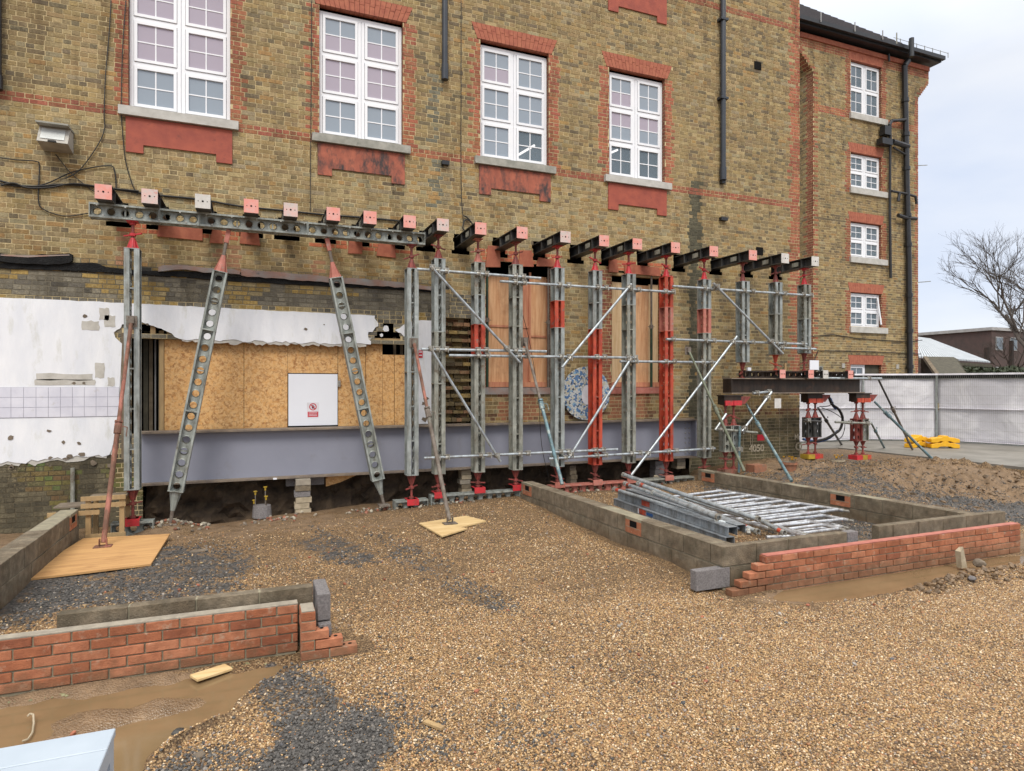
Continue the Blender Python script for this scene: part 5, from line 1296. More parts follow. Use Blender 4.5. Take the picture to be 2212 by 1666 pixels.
# ================================================================== RAISED PLATFORM ON THE RIGHT
yp = YS
P_ = thing('platform_beam', (11, yp, 2.0), 'black rusty steel beam of the raised platform at the building corner', 'steel beam')
ax0, ax1, az0, az1 = X(1578, yp - .1), X(1865, yp - .1), 1.93, PLT
MB().box(ax0, ax1, yp - .008, yp + .008, az0 + .02, az1 - .02).build('web', M['blackbeam'], P_)
MB().box(ax0, ax1, yp - .14, yp + .14, az1 - .02, az1).build('top_flange', M['flange'], P_)
MB().box(ax0, ax1, yp - .14, yp + .14, az0, az0 + .02).build('bottom_flange', M['flange'], P_)
MB().box(ax0 + .0, ax0 + .02, yp - .13, yp + .13, az0 + .021, az1 - .021).build('stiffener', M['blackbeam'], P_)
o = base(1610, 1846, PLT + .002, 'dark castellated girder lying on the raised platform beam', 'blackbeam', h=.155, y=yp, name='lattice_girder'); o['category'] = 'girder'; del o['group']
for k, (u_, mt, lb) in enumerate(((1690, 'pinkplate', 'upright pink end plate on the platform, leftmost of the four'), (1751.5, 'pinkplate', 'pink end plate on the platform beneath the rightmost post'), (1783, 'whiteplate', 'cream end plate on the platform between the pink ones'), (1837, 'pinkplate', 'pink end plate at the right end of the platform'))):
    x = X(u_, yp - .25); o = thing('cross_beam', (x, yp - .25, PLT), lb, 'steel beam', 'short cross beams on the platform')
    zc = PLT + .09
    p = MB().box(x - .075, x + .075, yp - .262, yp - .25, zc - .09, zc + .09).build('end_plate', M[mt], o)
    for dx in (-.045, 0, .045): MB().tube((x + dx, yp - .264, zc), (x + dx, yp - .26, zc), .012, 8).build('bolt_hole', M['hole'], p)
    MB().box(x - .07, x + .07, yp - .249, yp - .12, zc - .08, zc - .07).box(x - .07, x + .07, yp - .249, yp - .12, zc + .07, zc + .08).box(x - .005, x + .005, yp - .249, yp - .12, zc - .07, zc + .07).build('beam', M['needle'], o)
# clutter on the platform
tag(MB().box(X(1738, -.8), X(1757, -.8), -.95, -.93, PLT + .19, PLT + .40).build('white_board', M['white']), 'small white board tilted on the platform', 'board').rotation_euler = (0, 0, 0)
tag(MB().tube((X(1763, -.9), -.9, PLT + .15), (X(1763, -.9), -.9, PLT + .33), .03, 10).build('roll', M['stone']), 'cream cardboard roll standing on the platform', 'roll')
tag(MB().box(X(1696, -.9), X(1699, -.9), -.9, -.87, PLT + .15, PLT + .33).build('timber_stick', M['timber']), 'short yellow timber stick upright on the platform', 'timber')
o = thing('speaker_box', (X(1768, -.8), -.8, PLT), 'small grey box with a round face on the platform', 'box'); bx_ = X(1768, -.8)
MB().box(bx_ - .07, bx_ + .09, -.85, -.72, PLT + .16, PLT + .28).build('box', M['galv2'], o); MB().cone((bx_ + .01, -.86, PLT + .22), (bx_ + .01, -.851, PLT + .22), .035, .045, 14).build('round_face', M['needle'], o)
tag(MB().box(X(1612, -.7), X(1619, -.7), -.75, -.7, PLT + .16, PLT + .23).build('white_box', M['white']), 'tiny white box at the left end of the platform', 'box')
# supports: pairs of jacked soldiers between red and yellow channels
def support(x, y, zf, zt, zb0, zb1, lab, bm, head, feet, sw=.15, plate=True):
    """zf floor, zt underside of beam, zb0..zb1 soldier body"""
    o = thing('support_tower', (x, y, zf), lab, 'support tower', 'paired jack supports under the platform')
    MB().box(x - .3, x + .2, y - .12, y + .1, zt - .03, zt - .003).build('head_plate', M['blackbeam'], o)
    MB().box(x - .27, x + .17, y - .1, y + .1, zt - .2, zt - .031).build('head_channel', M['blackbeam'], o)
    for k_ in (-1, 1): MB().box(x - .05 + k_*.11 - .1, x - .05 + k_*.11 + .1, y - .13, y - .105, zt - .22, zt - .12).build('clamp', M[head], o)
    MB().prism([(x + .17, y - .1, zt - .04), (x + .42, y - .1, zt - .04), (x + .25, y - .1, zt - .2), (x + .17, y - .1, zt - .2)], (0, .18, 0)).build('gusset', M['redrust'], o)
    for k_, mt in ((-1, bm[0]), (1, bm[1])):
        cx = x - .05 + k_ * .105
        segment(o, (cx, y, zb0), (cx, y, zb1), (0, 1, 0), mt, w=.18, d=.19)
        jack(o, (cx, y, zb1), (cx, y, zt - .2), 'redrust', cone=.13)
        jack(o, (cx, y, zb0), (cx, y, zf + .1), 'redrust', cone=.1)
    xx = x - .27
    for mt, w_ in feet: MB().box(xx, xx + w_ - .004, y - .12, y + .12, zf, zf + .1).build('foot_channel', M[mt], o); xx += w_
    return o
x2 = X(1757, -.7); y2_ = -.7
support(x2, y2_, Z(1757, 989, y2_), az0, Z(1757, 943, y2_), Z(1757, 901, y2_), 'support tower half hidden behind the building corner', ('needle', 'needle'), 'orange', [('yellowpaint', .2), ('redpaint', .14), ('orange', .1)])
x3 = X(1860, yp); support(x3, yp, Z(1858, 991, yp), az0, Z(1858, 951, yp), Z(1858, 904, yp), 'rightmost support tower on red and yellow feet', ('redrust', 'galv2'), 'orange', [('redpaint', .19), ('yellowpaint', .15), ('orange', .12)])
x1_ = X(1580, -.95); support(x1_, -.95, Z(1580, 1022, -.95), az0 - .02, Z(1580, 974, -.95), Z(1580, 918, -.95), 'left support tower with scaffold tubes clamped across it', ('galv2', 'galv'), 'redpaint', [('rust', .3)])
zf3 = Z(1858, 991, yp)
o = thing('board_pad', (x3, yp - .1, zf3), 'muddy timber pad under the rightmost support tower', 'timber pad'); MB().box(x3 - .45, x3 + .5, yp - .35, yp + .15, zf3 - .045, zf3 - .002).build('board', M['mudplank'], o); MB().box(x3 - .1, x3 + .4, yp - .3, yp - .2, zf3 - .12, zf3 - .046).build('bearer', M['greytimber'], o)
for (p, q, lb, y_, mt, cp) in (((1627, 849, ), (1666, 845), 'short horizontal tube clamped under the platform beam', -1.05, 'tube', [1634, 1660]),
      ((1667, 846), (1603, 931), 'bright diagonal tube crossing below the platform', -1.12, 'tube', [1658, 1608]),
      ((1569, 893), (1545, 928), 'short leaning tube beside the left support tower', -1.1, 'tube', []),
      ((1549, 926), (1636, 934), 'dark horizontal tube across the left support tower', -1.08, 'galv2', [1556, 1600]),
      ((1598, 920), (1596, 1020), 'upright blue tube in front of the left support tower', -1.15, 'blueprop', [1597]),
      ((1742, 816), (1904, 817), 'horizontal tube running right from the platform', -.95, 'tube', [1874]),
      ((1804, 911), (1882, 914), 'dark horizontal tube clamped on the rightmost support tower', -1.0, 'galv2', [1834, 1872]),
      ((1736, 907), (1774, 910), 'dark short tube clamped on the corner support tower', -.85, 'needle', [1745])):
    if p[0] == q[0]: q = (q[0] + .1, q[1])
    tubeob(p, q, lb, y=y_, coup=cp, mat=mt)
prop(1767, 880, -.8, 1819, 961, .40, 'black raking prop left of the rightmost tower', 'needle', 'needle', .3, .028, base_=False, head=False)
prop(1882, 913, -.8, 1911, 968, .40, 'short dark raking prop right of the rightmost tower', 'blueprop', 'blueprop', .3, .026, base_=False, head=False)
prop(1895, 818, -.9, 2040, 972+0, .42, 'long pale blue raking prop reaching the concrete path', 'blueprop', 'rustgrey', .3, .028, base_=False, head=False) if False else None
prop(1898, 820, -.9, 1972, 972, .42, 'dark raking prop behind the blue one on the right', 'rustgrey', 'needle', .4, .028, base_=False, head=False)
prop(1889, 867, -.9, 2017, 994, .36, 'long blue raking prop on the far right beside the yellow blocks', 'blueprop', 'blueprop', .22, .03, base_=False, head=False)
# hoses
def hose(pts, y, r, mat, lab):
    P = [at(u, v, y) for u, v in pts]; m = MB(); out_ = []
    for i in range(len(P) - 1):
        a = P[max(i-1, 0)]; b = P[i]; c = P[i+1]; d = P[min(i+2, len(P)-1)]
        for k in range(6): t = k / 6; out_.append(.5 * ((2*b) + (c - a) * t + (2*a - 5*b + 4*c - d) * t*t + (3*b - a - 3*c + d) * t**3))
    out_.append(P[-1]); m.path(out_, r, 8); return tag(m.build('hose', M[mat]), lab, 'hose')
hose([(1790, 855), (1797, 872), (1812, 884), (1820, 903), (1815, 926), (1800, 938), (1780, 948), (1745, 955)], -.3, .03, 'cable', 'thick black hose looping in front of the white sheeting')
hose([(1735, 948), (1765, 953), (1790, 946), (1810, 930)], -.2, .03, 'bluerope', 'blue hose on the ground behind the corner tower')
hose([(1793, 860), (1799, 874), (1806, 882)], -.28, .034, 'bluerope', 'short blue length at the top of the looping hose')
hose([(1770, 878), (1790, 876), (1800, 868)], -.35, .01, 'cable', 'thin black wire between the tower and the hose')
hose([(1775, 880), (1800, 890), (1824, 910), (1820, 940), (1806, 950)], -.25, .009, 'cable', 'thin black wire following the looping hose')
# info label on the platform
tag(MB().box(X(1673, -.98), X(1687, -.98), -.985, -.98, Z(1680, 881, -.98), Z(1680, 860, -.98)).build('paper_label', M['whiteplate']), 'grey paper label hanging under the platform beam', 'label')

# ================================================================== BLOCK AND BRICK FOOTINGS
def prow(parent, a, b, z0, h, th, L, mat, off=0., gap=.012, name='block', jit=.003, side=1):
    """a row of separate blocks from a to b (2D points on the visible face), th is thickness to the side"""
    a, b = Vector((*a, 0)), Vector((*b, 0)); T = (b - a).length; d_ = (b - a) / T; n_ = Vector((-d_.y, d_.x, 0)) * side
    s = -off; k = 0
    while s < T - .02:
        e = min(s + L, T); s0 = max(s, 0)
        if e - s0 > .03:
            p = a + d_ * (s0 + gap/2); q = a + d_ * (e - gap/2); j = n_ * ru(-jit, jit)
            zz0, zz1 = z0 + gap * .4, z0 + h - gap * .6 + ru(-.002, .002)
            P = [p + j, q + j, q + n_*th, p + n_*th]
            o = MB().hexa([(v.x, v.y, zz0) for v in P] + [(v.x, v.y, zz1) for v in P]).build(name, M[mat] if isinstance(mat, str) else M[random.choice(mat)], parent)
            bev(o, .004)
        s += L; k += 1
def core(parent, a, b, z0, z1, th, mat='mortar2', ins=.013, side=1):
    a, b = Vector((*a, 0)), Vector((*b, 0)); d_ = (b - a).normalized(); n_ = Vector((-d_.y, d_.x, 0)) * side
    P = [a + n_*ins + d_*ins, b + n_*ins - d_*ins, b + n_*(th - ins) - d_*ins, a + n_*(th - ins) + d_*ins]
    MB().hexa([(v.x, v.y, z0) for v in P] + [(v.x, v.y, z1) for v in P]).build('mortar', M[mat], parent)
BRK = []
for k_, (c1, c2) in enumerate((((.40, .145, .070), (.30, .105, .052)), ((.45, .18, .095), (.35, .13, .068)), ((.33, .115, .058), (.25, .085, .045)), ((.47, .20, .11), (.37, .145, .078)))):
    BRK.append('newbrick%d' % k_); M[BRK[-1]] = pm('new_red_brick_%s' % 'abcd'[k_], c1, c2, 16, .85, bs=.7, bd=.012, c3=(.46, .33, .25), s3=11, lo3=.56, hi3=.72, splash=True)
# right footing: left long block wall (two courses, block laid flat)
RT = .40
nearL = (4.60, -6.09); farL = (4.42, -1.05)
W1 = thing('block_wall', (4.5, -3.5, 0), 'low grey block wall with air bricks, left side of the footing full of frames', 'low wall')
prow(W1, farL, nearL, RT - .22, .22, .215, .45, 'block', .1); prow(W1, farL, nearL, RT - .44, .22, .215, .45, 'block', .32)
core(W1, farL, nearL, -.2, RT - .008, .215)
def airbrick(parent, a, b, s0, z1, side=1):
    a, b = Vector((*a, 0)), Vector((*b, 0)); d_ = (b - a).normalized(); n_ = Vector((-d_.y, d_.x, 0)) * side
    p = a + d_ * s0; o_ = -n_ * .006
    def bx(s, e, z0, z1_, off, mat, nm, pr):
        P = [p + d_*s + n_*off, p + d_*e + n_*off, p + d_*e + n_*.03, p + d_*s + n_*.03]
        return MB().hexa([(v.x, v.y, z0) for v in P] + [(v.x, v.y, z1_) for v in P]).build(nm, M[mat], pr)
    f = bx(0, .34, z1 - .21, z1 - .04, -.007, 'newbrick1', 'air_brick', parent)
    bx(0, .34, z1 - .04, z1 - .002, -.009, 'mortar2', 'mortar_cap', parent)
    bx(.1, .25, z1 - .125, z1 - .045, -.0095, 'hole', 'opening', f)
    bx(.02, .32, z1 - .135, z1 - .128, -.0098, 'mortar2', 'bed_joint', f)
airbrick(W1, farL, nearL, .08, RT); airbrick(W1, farL, nearL, 3.25, RT)
# front block walls of the right footing
W2 = thing('block_wall', (5.5, -6.0, 0), 'grey block wall across the front of the footing, ending at the gap with a plank', 'low wall')
xe = 6.58; yf = -6.09
prow(W2, (4.60, yf), (xe, yf), RT - .22, .22, .1, .45, ['blockgrey', 'block', 'block'], 0); prow(W2, (4.25, yf), (xe, yf), RT - .44, .22, .1, .45, ['blockgrey', 'block'], 0)
core(W2, (4.60, yf), (xe, yf), -.2, RT - .01, .1)
W3 = thing('block_wall', (8.2, -6.0, 0), 'grey block wall right of the gap, running past the footing corner', 'low wall')
xg = 6.95; xh = 9.35
prow(W3, (xg, yf + .03), (xh, yf + .03), RT - .20, .22, .1, .45, 'block', .2); prow(W3, (xg + .1, yf + .03), (xh, yf + .03), RT - .42, .22, .1, .45, 'block', 0)
core(W3, (xg, yf + .03), (xh, yf + .03), -.2, RT + .01, .1)
o = MB().box(xe + .02, xg + .1, yf + .18, yf + .26, .12, .2).build('gap_plank', M['greytimber']); tag(o, 'short plank lying across the gap in the block wall', 'plank')
# right long wall
W4 = thing('block_wall', (8.4, -3.5, 0), 'low block wall with air bricks on the right side of the footing', 'low wall')
fR = X(1507, -1.2), onz(1507, 1012, RT).y; fR = (onz(1507, 1013, RT).x, onz(1507, 1013, RT).y); nR = (onz(2050, 1101, RT).x, yf + .135)
prow(W4, fR, nR, RT - .22, .22, .2, .45, 'block', .2, side=1); prow(W4, fR, nR, RT - .44, .22, .2, .45, 'block', 0, side=1); core(W4, fR, nR, -.2, RT - .008, .2, side=1)
airbrick(W4, fR, nR, .12, RT, 1); airbrick(W4, fR, nR, 3.0, RT, 1)
# long red brick wall
W5 = thing('brick_wall', (7, -6.25, 0), 'long low wall of new red bricks, stepped down at its left end', 'low wall')
yb_ = -6.28; zb_ = -.075
for r_ in range(5):
    s0 = 4.55 + r_ * .1125
    prow(W5, (s0, yb_), (9.28, yb_), zb_ + r_ * .075, .075, .1025, .225, BRK, 0, .010, 'brick', .003)
core(W5, (5.02, yb_), (9.27, yb_), -.2, zb_ + .372, .1025)
prow(W5, (4.7, yb_), (9.28, yb_), zb_ - .075, .075, .1025, .225, BRK, .05, .010, 'brick', .003)
# left footing: long block wall going back
W6 = thing('block_wall', (-2.3, -2, 0), 'grey block wall at the left edge ending with an air brick', 'low wall')
a6, b6 = (-2.2, -5.6), (-2.2, -1.17); L6 = .42
prow(W6, b6, a6, L6 - .22, .22, .22, .45, 'block', 0, side=-1); prow(W6, b6, a6, L6 - .44, .22, .22, .45, 'block', .22, side=-1); core(W6, b6, a6, -.2, L6 - .008, .22, side=-1)
airbrick(W6, b6, a6, .15, L6, -1)
# left footing: block leaf behind the brick
LT = .47
W7 = thing('block_wall', (-.3, -6, 0), 'single leaf of grey blocks behind the left red brick wall, turning forward at its right end', 'low wall')
y7 = -6.06
prow(W7, (-1.30, y7), (.46, y7), LT - .22, .22, .1, .45, 'block', 0); prow(W7, (-1.6, y7), (.46, y7), LT - .44, .22, .1, .45, 'block', .2); core(W7, (-1.30, y7), (.46, y7), -.1, LT - .01, .1)
prow(W7, (.47, -6.30), (.47, -5.87), LT - .22, .22, .1, .45, 'blockgrey', 0, side=-1); prow(W7, (.47, -6.36), (.47, -5.87), LT - .44, .22, .1, .48, 'blockgrey', 0, side=-1)
MB().box(.36, .465, -6.22, -5.95, .0, .20).build('cavity_fill', M['mortar2'], W7)
# left red brick wall and its stepped return
W8 = thing('brick_wall', (-2, -6.2, 0), 'low wall of new red bricks in the left foreground with a stepped end', 'low wall')
y8 = -6.20
for r_ in range(5): prow(W8, (-3.6, y8), (.335, y8), r_ * .075 + .005, .075, .1025, .225, BRK, .05 + (.1125 if r_ % 2 else 0), .011, 'brick', .003)
core(W8, (-3.6, y8), (.33, y8), -.12, .374, .1025)
y9 = -6.42
for r_ in range(5):
    z_ = r_ * .075 + .005; e_ = (.77, .67, .56, .45, .445)[r_]
    if r_ > 2: # header brick
        bb = MB().box(.34, e_, y9, y9 + .215, z_ + .004, z_ + .07).build('brick', M[BRK[r_ % 4]], W8); bev(bb)
    else:
        xx = .34; w0 = .105 if r_ == 1 else .215
        while xx < e_ - .03:
            w_ = min(w0, e_ - xx); bb = MB().box(xx, xx + w_ - .01, y9, y9 + .1025, z_ + .004, z_ + .07).build('brick', M[random.choice(BRK)], W8); bev(bb)
            if e_ - xx - w_ < .12:
                for hx in (.25, .5, .75): MB().cone((xx + (w_ - .01)*hx, y9 + .05, z_ + .0705), (xx + (w_ - .01)*hx, y9 + .05, z_ + .072), .016, .016, 8).build('core_hole', M['hole'], bb)
            xx += w_; w0 = .215
MB().box(.345, .44, y9 + .006, y9 + .20, -.1, .374).box(.44, .75, y9 + .006, y9 + .09, -.1, .07).build('mortar', M['mortar2'], W8)
MB().box(-3.6, .33, y8 + .004, y8 + .0985, .374, .3835).build('mortar_bed', M['blocktop'], W8)
MB().box(.345, .44, y9 + .005, y9 + .205, .3765, .383).build('mortar_bed', M['blocktop'], W8)
MB().box(5.02, 9.26, yb_ + .004, yb_ + .0985, zb_ + .3735, zb_ + .380).build('mortar_bed', M['salmon'], W5)
# boards on the ground
def board(pts, z, th, mat, lab, lift=0):
    P = [onz(u, v, z + (lift if k in (2, 3) else 0)) for k, (u, v) in enumerate(pts)]
    n = len(P); o = MB(); k0 = 0
    o.v = [tuple(p) for p in P] + [(p.x, p.y, p.z - th) for p in P]
    o.f = [tuple(range(n)), tuple(range(n, 2*n))[::-1]] + [(i, n+i, n+(i+1) % n, (i+1) % n) for i in range(n)]
    ob = o.build('plywood_sheet', M[mat]); return tag(ob, lab, 'plywood')
board([(32, 1253), (180, 1162), (367, 1152), (326, 1217)], .03, .022, 'plyfloor', 'large plywood sheet on the ground under the rusty prop')
board([(905, 1129), (1006, 1113), (1050, 1124), (995, 1138), (1010, 1140), (955, 1157)], .055, .02, 'plyfloor2', 'small pale plywood sheet under the greyed prop')
def chip(u, v, z, l, w, h, ang, mat, lab, name='wood_offcut', cat='wood offcut'):
    p = onz(u, v, z); d_ = Vector((math.cos(ang), math.sin(ang), ru(-.03, .05))) * l / 2
    return tag(bev(MB().bar(p - d_, p + d_, w, h).build(name, M[mat]), .003), lab, cat)
chip(457, 1452, 0, .26, .12, .02, .5, 'plyfloor2', 'pale plywood offcut lying in the mud before the left brick wall')
chip(937, 1565, .02, .15, .035, .02, -1.0, 'timber', 'small brown wood offcut on the gravel near the bottom centre')
chip(1560, 1064, .1, .5, .06, .03, .4, 'timber', 'thin timber lath among the gravel behind the frames')
chip(430, 1192, 0, .2, .12, .05, .3, 'mudplank', 'flat clod of mud on the gravel right of the large plywood', 'mud_clod', 'mud clod')
def rock(u, v, z, s, mat, lab, name='stone'):
    p = onz(u, v, z); import bmesh
    bm = bmesh.new(); bmesh.ops.create_icosphere(bm, subdivisions=2, radius=s)
    for q in bm.verts: q.co *= 1 + .28 * noise.noise(q.co * (3 / s) * .4 + p); q.co.z *= .7
    me = bpy.data.meshes.new(name); bm.to_mesh(me); bm.free(); me.materials.append(M[mat]); o = bpy.data.objects.new(name, me); C.objects.link(o); o.location = p + Vector((0, 0, s*.5)); return tag(o, lab, 'stone')
rock(1417, 1033, .2, .06, 'stone', 'pale stone on the red base girder near the pit'); rock(430, 1640, -.03, .035, 'mudplank', 'dark lump at the edge of the puddle, bottom left')
rock(2115, 1222, -.03, .07, 'mudplank', 'muddy lump beside the broken pale stump'); rock(1726, 997, .3, .045, 'stone', 'pale stone between the flower pot and the tower')
rock(385, 1588, -.045, .035, 'needle', 'flat black scrap lying in the puddle by the bench'); rock(2100, 1253, -.03, .04, 'blockgrey', 'grey stone on the mud lip of the right puddle')
rock(622, 1400, 0, .055, 'salmon', 'crumpled pink lump against the left brick return')
# broken pale stump
p = onz(2078, 1225, -.06)
tag(MB().hexa([(p.x-.05, p.y-.03, p.z), (p.x+.05, p.y-.03, p.z), (p.x+.05, p.y+.03, p.z), (p.x-.05, p.y+.03, p.z), (p.x-.07, p.y-.03, p.z+.2), (p.x-.01, p.y-.02, p.z+.25), (p.x+.0, p.y+.03, p.z+.24), (p.x-.08, p.y+.03, p.z+.2)]).build('stump', M['stone']), 'broken pale timber stump standing in the puddle by the brick wall', 'stump')
# timber trestle at the left post
o = thing('timber_trestle', onz(215, 1140, -.05), 'rough timber frame box between the left block wall and the post', 'timber frame')
p = o.location
tx0, tx1, ty0, ty1 = -2.12, -1.66, -1.2, -.75
for (a, b, c, d) in ((tx0, tx0 + .06, ty0, ty0 + .05), (tx1 - .06, tx1, ty0, ty0 + .05), (tx0, tx0 + .06, ty1, ty1 + .05), (tx1 - .06, tx1, ty1, ty1 + .05)): MB().box(a, b, c, d, -.08, .52).build('leg', M['timber'], o)
for z_ in (-.0, .42, .52): MB().box(tx0 - (.0 if z_ < .4 else .05), tx1 + .02, ty0 - .03, ty0 - .002, z_, z_ + .06).build('rail', M['timber'], o)
MB().box(tx0, tx1, ty0 + .052, ty1, .525, .545).build('top_board', M['greytimber'], o); MB().box(-2.55, -1.95, -1.24, -1.21, .33, .39).build('rail', M['timber'], o)
MB().box(-2.5, -2.1, -1.16, -.8, .43, .45).build('top_board', M['mudplank'], o)
# mud bank stub left
tag(MB().tube(at(157, 1010, -.05), at(157, 1110, -.05), .03, 10).build('waste_pipe', M['galv2']), 'short pale pipe on the mossy brick at the far left', 'pipe')
# terracotta pot and tile
def pot(u, v, z, r, h, lab, plant=True, mat='terra'):
    p = onz(u, v, z); o = thing('flower_pot', p, lab, 'flower pot')
    MB().cone(p, p + Vector((0, 0, h)), r * .72, r, 14).cone(p + Vector((0, 0, h * .8)), p + Vector((0, 0, h)), r * 1.08, r * 1.08, 14).build('pot', M[mat], o)
    MB().cone(p + Vector((0, 0, h + .001)), p + Vector((0, 0, h + .004)), r * .85, r * .85, 12).build('soil', M['mudplank'], o)
    if plant:
        for k_ in range(7):
            q = p + Vector((ru(-.7, .7) * r, ru(-.7, .7) * r, h)); e = q + Vector((ru(-.03, .03), ru(-.03, .03), ru(.04, .1)))
            MB().tube(q, e, .004, 5).build('stem', M['hedge'], o); MB().cone(e, e + Vector((0, 0, .02)), .012, .026, 7).build('flower', M['yellow'], o)
pot(1704, 1022, .28, .17, .24, 'weathered terracotta pot with tiny yellow flowers by the building corner')
pot(1808, 1006, .33, .15, .14, 'squat stone planter with pale yellow flowers', mat='stone')
o = MB().box(X(1626, -1.3), X(1652, -1.3), -1.35, -1.1, .22, .48).build('terracotta_block', M['terra']); tag(o, 'square terracotta flue block near the green prop foot', 'flue block')
# mosaic disc leaning on the wall
dc = at(1265, 849, -.06); R_ = .54
o = thing('mosaic_disc', dc, 'large round blue and white mosaic disc leaning on the wall behind the red post', 'mosaic')
MB().cone((dc.x, -.1, dc.z), (dc.x, -.06, dc.z), R_, R_, 48).build('disc', M['mosaic'], o)
el = [(dc.x + .01 + .12 * math.cos(t * .35) * (1 - .15 * math.sin(t * .35)), -.106, dc.z - .03 + .2 * math.sin(t * .35)) for t in range(18)]
MB().prism(el, (0, .005, 0)).build('pale_centre', M['signwhite'], o)
# acrow props inside the boarded windows
for (u, vt, vb, lab, mt) in ((1052.5, 562, 836, 'dark green telescopic prop at the left jamb of the first boarded window', 'greenprop'), (1184.5, 570, 836, 'brown telescopic prop at the right jamb of the first boarded window', 'rustgrey'), (1407, 590, 832, 'green telescopic prop in front of the second boarded window', 'greenprop')):
    x = X(u, .04) ; y = .04; zt_, zb2 = 4.45, 2.065
    o = thing('telescopic_prop', (x, y, zb2), lab, 'telescopic prop', 'telescopic props in the boarded windows'); zm = (zt_ + zb2) / 2 + .1
    MB().tube((x, y, zb2), (x, y, zm), .028, 10).build('outer_tube', M[mt], o); MB().tube((x, y, zm), (x, y, zt_), .022, 10).build('inner_tube', M['rustgrey'] if mt != 'greenprop' or u > 1200 else M[mt], o)
    MB().tube((x, y, zm - .04), (x, y, zm + .04), .042, 10).bar((x - .08, y, zm), (x + .08, y, zm), .012, .012).build('collar', M['rustgrey'], o); MB().box(x - .07, x + .07, y - .035, y + .035, zb2 - .004, zb2 + .006).build('foot_plate', M['rustgrey'], o)

# ================================================================== STACK OF TOWER FRAMES IN THE FOOTING
def lp(u, v, z): return onz(u, v, z)
def bundle(u0, v0, z0, u1, v1, z1, r, mat, lab, name='scaffold_tube', cat='scaffold tube', bands=(), hooks=True, grp='long members stacked in the block footing'):
    a, b = lp(u0, v0, z0), lp(u1, v1, z1); o = thing(name, (a + b) / 2, lab, cat, grp); d_ = (b - a).normalized(); Lg = (b-a).length
    MB().tube(a, b, r, 12).build('tube', M[mat], o)
    for t in bands: c_ = a + (b - a) * t; MB().tube(c_ - d_*.035, c_ + d_*.035, r * 1.03, 12).build('orange_band', M['orange'], o)
    if hooks:
        for e, s_ in ((a, -1), (b, 1)):
            m = MB(); n_ = Vector((d_.y, -d_.x, 0)); c_ = e + d_ * s_ * .03
            for k_ in range(6):
                t0, t1 = math.radians(-60 + k_*50), math.radians(-10 + k_*50); m.bar(c_ + n_*.035*math.cos(t0) + Vector((0, 0, .035*math.sin(t0))), c_ + n_*.035*math.cos(t1) + Vector((0, 0, .035*math.sin(t1))), .04, .012)
            m.build('hook', M['coupler'], o)
    return o
# galvanised boards lying along the left wall
def gboard(u0, v0, z0, u1, v1, z1, lab, dz=.0):
    a, b = lp(u0, v0, z0), lp(u1, v1, z1); o = thing('steel_board', (a+b)/2, lab, 'steel board', 'galvanised channels stacked in the block footing'); d_ = (b-a).normalized(); n_ = Vector((-d_.y, d_.x, 0)).normalized()
    if n_.x < 0: n_ = -n_
    m = MB(); m.bar(a, b, .005, .10).bar(a + n_*.12, b + n_*.12, .005, .10).bar(a + n_*.06 + Vector((0,0,.05)), b + n_*.06 + Vector((0,0,.05)), .125, .005).bar(a - n_*.004 + Vector((0,0,.046)), b - n_*.004 + Vector((0,0,.046)), .014, .009).bar(a - n_*.004 - Vector((0,0,.046)), b - n_*.004 - Vector((0,0,.046)), .014, .009)
    m.build('channel', M['galvboard'], o); return o, a, b, n_
M['galvboard'] = pm('spangled_galvanised_board', (.24, .27, .30), (.36, .39, .42), 26, .45, .4, bs=.1, c3=(.17, .19, .2), s3=12)
g1, a, b, n_ = gboard(1326, 1083, .30, 1568, 1170, .30, 'lower galvanised channel lying along the block wall with an orange patch')
for t0, t1, mt, nm in ((.285, .35, 'orange', 'orange_patch'), (.27, .28, 'signwhite', 'white_stripe'), (.36, .42, 'bluerope', 'blue_sticker')):
    c0, c1 = a + (b-a)*t0 - n_*.0045, a + (b-a)*t1 - n_*.0045; MB().bar(c0, c1, .003, .075 if mt != 'bluerope' else .04).build(nm, M[mt], g1)
g2, a, b, n_ = gboard(1335, 1067, .41, 1574, 1148, .41, 'upper galvanised channel on top of the other with a speckled side')
c0, c1 = a + (b-a)*.27 - n_*.0045, a + (b-a)*.35 - n_*.0045; MB().bar(c0, c1, .003, .075).build('orange_patch', M['orange'], g2)
gboard(1352, 1062, .41, 1592, 1143, .41, 'third galvanised channel half hidden behind the stacked pair')
LB = [
 (1350, 1026, .66, 1633, 1119, .44, 'topmost thick pipe of the stack, reaching furthest up left', (), .032),
 (1382, 1045, .60, 1631, 1146, .36, 'thick pipe with orange bands at both its ends', (.03, .93), .03),
 (1353, 1045, .57, 1548, 1114, .50, 'pipe with an orange tip lying between thicker pipes', (.03,), .026),
 (1331, 1057, .52, 1560, 1128, .42, 'lowest pipe with an orange tipped upper end above the channels', (.02,), .026),
 (1414, 1065, .56, 1548, 1116, .54, 'short pipe resting over the bundle, clamped near its lower end', (), .028),
 (1552, 1125, .46, 1611, 1146, .36, 'short stub pipe with a claw hook at the lower right', (), .027),
 (1640, 1122, .34, 1689, 1148, .28, 'short stub pipe with an orange end next to the round hooks', (.92,), .026),
 (1480, 1076, .46, 1610, 1116, .36, 'pipe half hidden under the topmost thick pipe', (), .026)]
for q in LB: bundle(q[0], q[1], q[2], q[3], q[4], q[5], q[8], 'tube', q[6], bands=q[7])
